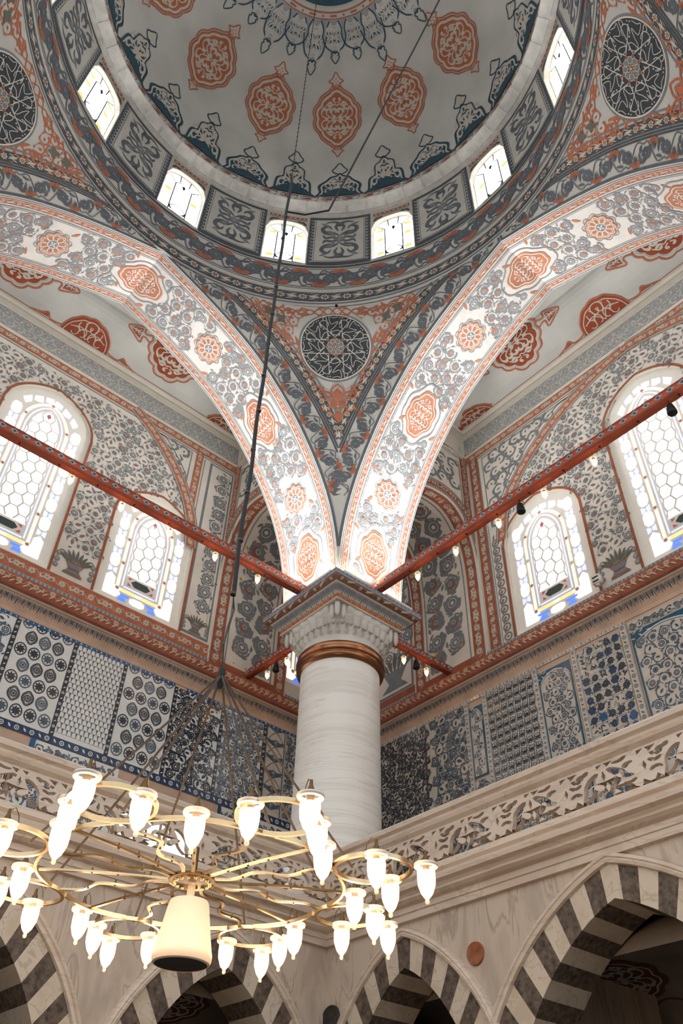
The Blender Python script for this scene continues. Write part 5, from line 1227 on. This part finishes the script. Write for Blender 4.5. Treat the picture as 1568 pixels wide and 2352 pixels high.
# ---------------------------------------------------------------- arcade below the gallery
def afn(c, hw, H, zap, n=26, off=0.):
    t = np.linspace(-1, 1, 2*n+1); t = np.sign(t)*(1-(1-np.abs(t))**1.35)
    return [(c+(hw-off)*a, zap-off*1.03-H*(1-(.75*math.sqrt(max(0, 1-a*a))+.25*(1-abs(a))))) for a in t]
ARC = {'L': [(1.17, .80, 1.05, -4.735), (2.85, .86, 1.1, -4.70), (4.6, .86, 1.1, -4.70)], 'R': [(1.12, .74, .95, -4.73), (2.65, .985, 1.1, -4.68), (4.66, .96, 1.1, -4.68)]}
for side in 'LR':
    f = sig[side]; mb = MB(); holes = []
    for c, hw, H, zap in ARC[side]:
        a = afn(c, hw, H, zap); holes.append([(a[0][0], -7.85)]+a+[(a[-1][0], -7.85)])
    outer = [(.36, -7.9), (6.4, -7.9), (6.4, -4.60), (.36, -4.60)]
    loops = [outer]+holes; tri = np.array(tessellate_polygon([[Vector((a, b, 0)) for a, b in l] for l in loops])); V = [p for l in loops for p in l]
    mb.add([f(a, .36, b) for a, b in V], tri, 'marble_wall'); mb.add([f(a, .02, b) for a, b in V], tri, 'marble_wall')
    for a_, b_, c_, d_ in ((1.98 if side == 'L' else 1.72, -5.0, 0, 0),): pass
    w = mb.build('wall_arcade_left' if side == 'L' else 'wall_arcade_right', smooth=False); tag(w, kind='structure')
    for k, (c, hw, H, zap) in enumerate(ARC[side]):
        OUT = np.array(afn(c, hw, H, zap, 60)); INN = np.array(afn(c, hw, H, zap, 60, .165)); n = len(OUT)
        lab = {('L', 0): 'striped stone arch below the left gallery, under the hanging loudspeaker', ('L', 1): 'striped stone arch at the lower left corner of the photo', ('L', 2): 'striped stone arch beyond the left edge', ('R', 0): 'striped stone arch right of the corner, behind the chandelier lamps', ('R', 1): 'large striped stone arch at the lower right', ('R', 2): 'striped stone arch beyond the right edge'}[(side, k)]
        root = empty('striped_arch', f(c, .36, zap)); tag(root, lab, 'arch', 'striped arches of the lower arcade'); R0 = np.array(root.location)
        L = np.concatenate([[0], np.cumsum(np.hypot(*np.diff(INN, axis=0).T))]); nb = int(L[-1]/.100) | 1
        for half in (0, 1):
            mb = MB()
            for i in range(nb):
                if i % 2 != half: continue
                s0, s1 = L[-1]*i/nb, L[-1]*(i+1)/nb; idx = np.interp([s0, (s0+s1)/2, s1], L, np.arange(n))
                def pt(A, ii): return np.array([np.interp(ii, np.arange(n), A[:, 0]), np.interp(ii, np.arange(n), A[:, 1])])
                m = ('dark_stone' if half else 'marble_arch')
                P = [pt(INN, q) for q in idx]; Q = [pt(OUT, q) for q in idx]
                mb.grid(np.array([[np.array(f(p[0], .375, p[1]))-R0, np.array(f(q[0], .375, q[1]))-R0] for p, q in zip(P, Q)]), m)
                mb.grid(np.array([[np.array(f(p[0], .375, p[1]))-R0, np.array(f(p[0], .03, p[1]))-R0] for p in P]), m)
            mb.build('dark_voussoirs' if half else 'pale_voussoirs', root)
        mb = MB(); q = OUT[::2]; dd = np.gradient(q, axis=0); dd /= np.hypot(*dd.T)[:, None]; nr = np.c_[-dd[:, 1], dd[:, 0]]
        pr2 = [(.0, .376), (.005, .395), (.02, .40), (.03, .392), (.035, .40), (.052, .395), (.06, .362)]
        mb.grid(np.array([[np.array(f(*(p+nn*a)[:1], b, (p+nn*a)[1]))-R0 for a, b in pr2] for p, nn in zip(q, nr)]), 'marble'); mb.build('moulding', root)
        # jambs
        for e in (0, -1):
            mb = MB(); x0 = OUT[e][0]; x1 = INN[e][0]; z = OUT[e][1]
            mb.box(np.array(f((x0+x1)/2, .2, (z-7.87)/2))-R0, np.abs(np.array(f(abs(x1-x0), .34, z+7.87))), 'marble_arch'); mb.build('jamb', root)
# inlaid roundels
def roundel(c, r, normal, m, label):
    mb = MB(); mb.lathe([(0, .012), (r*.9, .012), (r*.96, .014), (r, .010), (r*1.03, .0)], m, n=40); o = mb.build('stone_roundel'); o.location = c; o.rotation_euler = Vector(normal).to_track_quat('Z', 'Y').to_euler(); tag(o, label, 'roundel')
roundel((.36, 1.685, -4.925), .062, (1, 0, 0), 'porphyry', 'small reddish brown stone roundel between the two right striped arches')
roundel((.361, .43, -5.08), .085, (1, 0, 0), 'verd', 'dark stone roundel low in the corner between the two galleries')
# rooms behind the arcade: dark walls, low painted vault
for side in 'LR':
    f = sig[side]; D0 = WL if side == 'L' else WR; mb = MB(); o = Orn()
    s_ = (LEFTW if side == 'L' else RIGHTW)
    o.rect(-1.5, 6.4, -7.9, -4.62, 'marble_wall', 0, 4, 4)
    for a, b in ((.4, 2.1), (2.5, 4.2)):
        o.rect(a, b, -7.6, -5.35, 'teal_tile', 1, 4, 4); tile_border(o, (a, -5.40), (b, -5.40), .09, 'navy', 'slate_tile', .09, 2); tile_border(o, (a+.05, -7), (a+.05, -5.45), .09, 'navy', 'slate_tile', .09, 2)
        for i in range(9):
            for j in range(6): x = a+.2+i*.17; z = -5.6-j*.22; o.ring((x, z), .05, .012, 'slate_tile', 2, 10); leaf(o, (x, z-.02), PI/2, .09, .03, 'slate_tile', 2, 0); 
    o.put(mb, s_, .002, 0); tag(mb.build('wall_aisle_left' if side == 'L' else 'wall_aisle_right'), kind='structure')
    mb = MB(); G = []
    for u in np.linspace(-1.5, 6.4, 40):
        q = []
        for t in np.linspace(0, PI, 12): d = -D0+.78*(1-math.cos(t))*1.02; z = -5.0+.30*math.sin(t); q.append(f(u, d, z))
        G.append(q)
    mb.grid(np.array(G), 'shaded_plaster')
    def vs(u, v, f=f, D0=D0): t = np.clip(v, 0, 1)*PI; d = -D0+.78*(1-np.cos(t))*1.02; z = -5.0+.30*np.sin(t); P = np.stack(f(u, d, z), 1); N = np.stack(f(0*u, .0*u+np.cos(t)*.5, -np.sin(t)-.2), 1); return P, N
    o = Orn()
    for c in np.arange(.6, 5.5, .95):
        for v in (.30, .68):
            o.push(place(c, v, 0, .36, .14)); P = pointed(10, .1, .15); o.fill(P, 'dark_rust', 1); o.stroke(P*.85, .05, 'line', 2, True); o.push(lambda Q: Q*.8); rumi(o, 'line', 2, .08); o.pop(); o.pop()
        o.stroke(cr([(c-.45, .1), (c-.2, .16), (c, .09), (c+.2, .16), (c+.45, .1)], 5), .012, 'dark_rust', 1)
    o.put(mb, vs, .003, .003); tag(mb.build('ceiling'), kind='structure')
    # cross walls between aisle bays
    for u in ([2.0, 3.72] if side == 'L' else [1.78, 3.66]):
        mb = MB(); mb.box(f(u, -.62, -6.4), tuple(abs(x) for x in f(.10, 1.2, 3.0)), 'marble_wall'); tag(mb.build('wall_pier_%s' % ('left' if side == 'L' else 'right')), kind='structure')
mb = MB(); mb.box((4, 4, -7.95), (12.8, 12.8, .1), 'floor_carpet'); tag(mb.build('floor'), kind='structure')

# the rest of the hall beyond the photographer: unseen far walls, added to block low light to the aisles
for nm_, c_, d_ in (('wall_unseen_east', (10.5, 4, -6.1), (.3, 14, 3.6)), ('wall_unseen_north', (4, 10.5, -6.1), (14, .3, 3.6))):
    mb = MB(); mb.box(c_, d_, 'marble_wall'); tag(mb.build(nm_), kind='structure')
# ---------------------------------------------------------------- small hanging lamps on the tie beams
def make_lamp():
    r = empty('hanging_lamp')
    mb = MB(); mb.lathe([(.012, .012), (.028, .010), (.029, .0), (.027, -.004), (.026, -.02), (.022, -.045), (.012, -.066), (.005, -.074), (.004, -.082), (0, -.085)], 'clear_glass', n=20); mb.build('glass', r)
    mb = MB(); mb.lathe([(0, -.006), (.012, -.008), (.018, -.022), (.017, -.040), (.009, -.062), (0, -.072)], 'bulb_glow', n=16); mb.build('bulb', r)
    mb = MB(); mb.lathe([(.0, .03), (.007, .028), (.008, .0), (0, -.004)], 'brass_dark', n=10); mb.tube([(.0, 0, .028), (.004, 0, .07), (0, 0, .13)], .0018, 'brass_dark', 5); mb.build('wire', r)
    return r
l0 = make_lamp(); first = True
def hang(x, y, z, label, grp='small lamps hanging from the tie beams'):
    global first
    o = l0 if first else copy_tree(l0); first = False; o.location = (x, y, z+.045); tag(o, label, 'lamp', grp)
XL_ = [1.03, 1.505, 1.985, 2.46, 2.93]
nm = ['nearest the column', 'second from the column', 'third from the column', 'fourth from the column', 'fifth from the column']
for i, x in enumerate(XL_): hang(x, 0, -1.605, 'small lit lamp hanging from the long left beam, %s' % nm[i])
for i, y in enumerate([1.05, 1.52, 2.01, 2.495, 2.98]): hang(0, y, -1.625, 'small lit lamp hanging from the long right beam, %s' % nm[i])
hang(0, -1.19, -1.64, 'small lit lamp on the short beam left of the column, left of the speaker'); hang(0, -.86, -1.63, 'small lit lamp on the short beam left of the column, against the blue glass')
hang(-.85, 0, -1.64, 'small lit lamp on the short beam right of the column, beside the column'); hang(-1.18, 0, -1.64, 'small lit lamp on the short beam right of the column, nearest the wall')
def spk(x, y, z, label):
    r = empty('small_loudspeaker', (x, y, z)); tag(r, label, 'loudspeaker', 'small black loudspeakers under the beams')
    mb = MB(); mb.lathe([(0, .055), (.014, .055), (.024, .045), (.033, .0), (.037, -.03), (.036, -.04), (.033, -.044)], 'black', n=24); mb.build('body', r)
    mb = MB(); mb.lathe([(.034, -.041), (.02, -.05), (0, -.052)], 'black', n=24); mb.build('grille', r)
    mb = MB(); mb.tube([(0, 0, .05), (0, 0, .10)], .004, 'black', 6); mb.build('hanger', r)
spk(0, 2.25, -1.595, 'small black loudspeaker under the long right beam above the smaller window'); spk(0, 3.665, -1.585, 'small black loudspeaker under the long right beam, in front of the big window')
spk(0, -1.045, -1.60, 'small black loudspeaker under the short beam left of the column'); spk(-1.03, 0, -1.60, 'small black loudspeaker under the short beam right of the column')
# ---------------------------------------------------------------- floodlight strips on the capital
def strip(c, L, axis, label):
    r = empty('light_strip', c, 0 if axis == 'x' else PI/2); tag(r, label, 'light fitting', 'white light strips lying on the capital')
    mb = MB(); mb.box((0, 0, .022), (L, .045, .034), 'white_plastic'); mb.lathe([(0, -.001), (.001, -.001)], 'white_plastic', n=4); mb.build('housing', r, smooth=False)
    mb = MB(); mb.box((0, 0, .0405), (L*.94, .03, .003), 'bulb_glow'); mb.build('lens', r, smooth=False)
    for s in (-.36, .36): mb = MB(); mb.box((L*s, 0, .0), (.02, .035, .012), 'black'); mb.build('foot', r, smooth=False)
    return r
strip((.505, .27, -1.49), .34, 'y', 'white light strip on the left edge of the capital, near the front corner'); strip((.505, -.27, -1.49), .36, 'y', 'white light strip on the left edge of the capital, below the left beam')
strip((.245, .505, -1.49), .36, 'x', 'white light strip on the right edge of the capital, near the front corner'); strip((-.28, .505, -1.49), .36, 'x', 'white light strip on the right edge of the capital, below the right beam')
# white sensor box on the right cornice
r = empty('wall_box', (-WR+.10, 1.985, -1.455)); tag(r, 'small white box with two dark slots on the right cornice beside the window', 'sensor box')
mb = MB(); mb.box((0, 0, .05), (.06, .085, .095), 'white_plastic'); mb.build('housing', r, smooth=False)
for z in (.028, .072): mb = MB(); mb.box((.031, 0, z), (.004, .062, .014), 'black'); mb.build('slot', r, smooth=False)
mb = MB(); mb.box((0, 0, -.005), (.04, .03, .02), 'white_plastic'); mb.build('bracket', r, smooth=False)
# wall hooks in the pendentive
def hook(c, label):
    mb = MB(); mb.tube([(0, 0, 0), (.01, .0, -.02), (.0, .012, -.035), (-.012, 0, -.02)], .006, 'black', 6); mb.lathe([(0, .01), (.016, .008), (.016, 0), (0, -.004)], 'black', n=10); o = mb.build('ceiling_hook'); o.location = c; tag(o, label, 'hook', 'black hooks on the pendentives')
cdir = np.array([math.cos(math.radians(224)), math.sin(math.radians(224))])
hook((SX+2.47*cdir[0], SY+2.47*cdir[1], 1.52), 'small black hook just above the central inscribed roundel')

# ---------------------------------------------------------------- chandelier
CX, CY, CZ = 2.95, 2.81, -5.437
root = empty('chandelier', (CX, CY, CZ)); tag(root, 'large brass ring chandelier with thirty-two lit glass lamps at the lower left', 'chandelier')
pol = lambda a, r, z=0.: np.array([math.cos(math.radians(a))*r, math.sin(math.radians(a))*r, z])
mb = MB(); mb.lathe([(0, .012), (.06, .012), (.071, .006), (.073, 0), (.071, -.006), (.06, -.008), (0, -.008)], 'brass_dark', n=40)
for i in range(16): q = pol(i*22.5, .054); mb.lathe([(0, -.014), (.004, -.013), (.006, -.008)], 'brass', tuple(q), 8)
mb.lathe([(.0, .10), (.008, .10), (.010, .0)], 'brass_dark', n=12)
mb.build('hub', root)
for i in range(16):
    a = 12.5+22.5*i; mb = MB(); wavy = i % 2 == 1
    R1_ = .456; t = np.linspace(0, 1, 30 if wavy else 6); off = np.sin(t*PI*4.2)*.022*np.sin(t*PI)**.5 if wavy else 0*t
    rr = .068+(R1_-.068)*t; q = np.array([pol(a, r, 0) + pol(a+90, o_, 0) for r, o_ in zip(rr, off)]); q[:, 2] = np.sin(t*PI)*.004
    mb.tube(q, 1., 'brass_dark' if i % 3 == 0 else 'brass', flat=(.011 if wavy else .010, .006))
    for k in (.25, .5, .75): c = q[int(k*(len(q)-1))]; mb.tube([c+(0, 0, -.006), c+(0, 0, .012)], .0035, 'brass_dark', 5)
    mb.build('arm', root)
for i in range(8):
    a = 35+45*i; c = pol(a, .56); mb = MB(); th_ = np.linspace(0, 2*PI, 37)[:-1]
    mb.tube([c + np.array([math.cos(t)*.112, math.sin(t)*.112, 0]) for t in th_], 1., 'brass', closed=True, flat=(.010, .012)); mb.build('lamp_ring', root)
    mb = MB(); a1, a2 = a+6, a+39; q = [pol(x, .452+.012*math.sin(PI*(x-a1)/(a2-a1))) for x in np.linspace(a1, a2, 9)]; mb.tube(q, 1., 'brass', flat=(.009, .012)); mb.build('link_bar', root)
lamp = None
def mk():
    r = empty('glass_lamp'); r.parent = root
    mb = MB(); mb.lathe([(.030, .006), (.034, .004), (.0355, .0), (.0345, -.004), (.0275, -.007), (.026, -.012), (.0265, -.035), (.025, -.055), (.0165, -.078), (.007, -.090), (.0045, -.093), (.0065, -.098), (.005, -.104), (0, -.1065)], 'clear_glass', n=24); mb.build('glass_cup', r)
    mb = MB(); mb.lathe([(.0275, .0065), (.0345, .005), (.036, .0), (.034, -.0045), (.0285, -.0065)], 'white_plastic', n=24); mb.build('rim', r)
    mb = MB(); mb.lathe([(0, -.012), (.017, -.016), (.0215, -.028), (.021, -.052), (.0135, -.075), (.005, -.086), (0, -.090)], 'lamp_glow', n=18); mb.build('bulb', r)
    mb = MB(); mb.lathe([(0, .045), (.004, .044), (.005, .03), (.009, .02), (.010, -.012), (0, -.014)], 'brass_dark', n=12); mb.build('socket', r)
    mb = MB(); mb.tube([(.004, 0, .043), (.015, 0, .052), (.028, 0, .035), (.034, 0, .012)], .0013, 'brass_dark', 5); mb.build('wire', r)
    return r
def put(a, rad, dz=0):
    global lamp
    o = mk() if lamp is None else copy_tree(lamp, root); lamp = lamp or o
    o.location = pol(a, rad, dz); o.rotation_euler = (0, 0, math.radians(a+180))
for i in range(8):
    a = 35+45*i; put(a+.5, .715); put(a-9.5, .60); put(a+9.5, .60); put(a+22.5, .50)
# stays gathered to one clamp, and the ropes above
tag_ = []
zt_ = 4.0
mb = MB()
clamp = np.array([0, 0, .715])
for i in range(8): mb.tube([clamp + pol(35+45*i, .008), pol(35+45*i, .25, .36), pol(35+45*i, .50, .006)], .0042, 'rope', 6)
mb.lathe([(0, .75), (.012, .745), (.014, .69), (.008, .67), (0, .67)], 'black', n=12); mb.build('stay', root)
def rope(pts, r, label, m='black', name='rope', n=6):
    mb = MB(); mb.tube(pts, r, m, n); o = mb.build(name); tag(o, label, 'rope'); return o
HK = (CX, CY, -4.50)
r0 = [(CX, CY, -4.70), (CX+.004, CY, -4.6), (CX, CY, -4.52)]
rope([(CX, CY, -4.69), (CX+.006, CY-.006, -4.58), (CX, CY, -4.5), (CX-.008, CY+.01, -4.42), (CX+.004, CY, -4.3)], .005, 'short twisted rope with a hook just above the gathered stays', 'steel', 'hook_rope')
mb = MB(); k = 40
zz = np.linspace(-4.35, -.72, k); mb.tube(np.c_[CX+.003*np.sin(zz*9), CY+.003*np.cos(zz*7), zz], .0095, 'black', 8)
for z in zz[::3]: mb.lathe([(.009, z), (.0125, z+.004), (.0125, z+.014), (.009, z+.018)], 'steel', (CX, CY, 0), 8)
tag(mb.build('power_cable'), 'thick dark cable dropping past the white arch to the chandelier', 'cable')
mb = MB(); zz = np.linspace(-.72, ZD+RD-.02, 170)
for i, z in enumerate(zz[:-1]): mb.tube([(CX+(i % 2)*.002, CY, z), (CX-(i % 2)*.002, CY+.001, z+.03)], .0042 if i % 2 else .0025, 'black', 5)
tag(mb.build('chain'), 'thin chain hanging from the centre of the dome', 'chain')
# ---------------------------------------------------------------- camera
cam = bpy.data.cameras.new('camera'); co = bpy.data.objects.new('camera', cam); COL.objects.link(co); SC.camera = co
C0 = (4.3062, 5.0759, -6.3291); yaw, pit, rol, fpx = .0870, .7538, .0307, 1897.9
az = math.radians(225)+yaw
F_ = np.array([math.cos(az)*math.cos(pit), math.sin(az)*math.cos(pit), math.sin(pit)]); R_ = np.cross(F_, [0, 0, 1]); R_ /= np.linalg.norm(R_); U_ = np.cross(R_, F_)
c, s = math.cos(rol), math.sin(rol); R2 = c*R_+s*U_; U2 = -s*R_+c*U_
ZOOM = None
M = Matrix(((R2[0], U2[0], -F_[0], C0[0]), (R2[1], U2[1], -F_[1], C0[1]), (R2[2], U2[2], -F_[2], C0[2]), (0, 0, 0, 1))); co.matrix_world = M
cam.sensor_fit = 'HORIZONTAL'; cam.sensor_width = 36; cam.lens = fpx/1568*36; cam.clip_start = .01
if ZOOM: k_ = 1568/(ZOOM[2]-ZOOM[0]); cam.lens *= k_; cam.shift_x = ((ZOOM[0]+ZOOM[2])/2-784)/1568*k_; cam.shift_y = -((ZOOM[1]+ZOOM[3])/2-1176)/1568*k_
cam.clip_start = .01; cam.clip_end = 100

# black cable pulled across to the right, tied to the chandelier rope
def ray(q): d = F_+R2*(q[0]-784)/fpx-U2*(q[1]-1176)/fpx; return d
TIE = np.array([CX, CY, -1.2])
rope([tuple(TIE), (2.84, 2.86, -1.17), (2.72, 2.96, -1.10), (2.55, 3.25, .1), (2.38, 3.60, 1.4), (2.2, 3.97, 2.8), (2.05, 4.25, 3.85)], .007, 'taut black cable running diagonally up across the dome', 'black', 'slanting_cable')

# ---------------------------------------------------------------- daylight and lamps
W = bpy.data.worlds.new('world'); SC.world = W; W.use_nodes = True; nt = W.node_tree; bg = nt.nodes['Background']
bg.inputs['Color'].default_value = (.88, .94, 1, 1); bg.inputs['Strength'].default_value = 1.5
def area(name, loc, to, size, sy, power, col, spread=180):
    l = bpy.data.lights.new(name, 'AREA'); l.shape = 'RECTANGLE'; l.size = size; l.size_y = sy; l.energy = power; l.color = col; l.spread = math.radians(spread)
    o = bpy.data.objects.new(name, l); COL.objects.link(o); o.location = loc; o.rotation_euler = (Vector(to)-Vector(loc)).to_track_quat('-Z', 'Y').to_euler(); return o
for y_ in (.27, -.27):
    area('strip_light', (.52, y_, -1.435), (2.1, y_*.6, .95), .05, .34, 18, (.97, .98, 1), 100); area('strip_light', (.50, y_, -1.435), (.75, y_, .2), .05, .34, 5, (1, .97, .93))
for x_ in (.245, -.28):
    area('strip_light', (x_, .52, -1.435), (x_*.6, 2.1, .95), .34, .05, 18, (.97, .98, 1), 100); area('strip_light', (x_, .50, -1.435), (x_, .75, .2), .34, .05, 2, (1, .97, .93))
pl = bpy.data.lights.new('chandelier_light', 'POINT'); pl.energy = 22; pl.color = (1, .80, .58); pl.shadow_soft_size = .5; po = bpy.data.objects.new('chandelier_light', pl); COL.objects.link(po); po.location = (CX, CY, CZ-.05)
# loudspeaker hanging under the hub
r = empty('hanging_loudspeaker', (CX-.0, CY, -5.47)); tag(r, 'large white bucket-shaped loudspeaker hanging under the chandelier hub', 'loudspeaker')
mb = MB(); mb.lathe([(0, -.022), (.04, -.023), (.056, -.028), (.060, -.036), (.066, -.07), (.075, -.12), (.084, -.165), (.086, -.172), (.086, -.186), (.082, -.196), (.076, -.199)], 'white_plastic', n=56); mb.build('housing', r)
mb = MB(); mb.lathe([(.077, -.197), (.05, -.192), (0, -.19)], 'grille', n=48); mb.build('grille', r)
mb = MB(); mb.box((0, 0, -.005), (.02, .012, .05), 'white_plastic'); mb.build('bracket', r, smooth=False)
SC.view_settings.view_transform = 'Standard'; SC.view_settings.look = 'None'; SC.view_settings.exposure = .12; SC.view_settings.gamma = 1
SC.view_settings.use_curve_mapping = False
try: SC.cycles.use_denoising = True; SC.cycles.max_bounces = 6; SC.cycles.transparent_max_bounces = 8
except Exception: pass
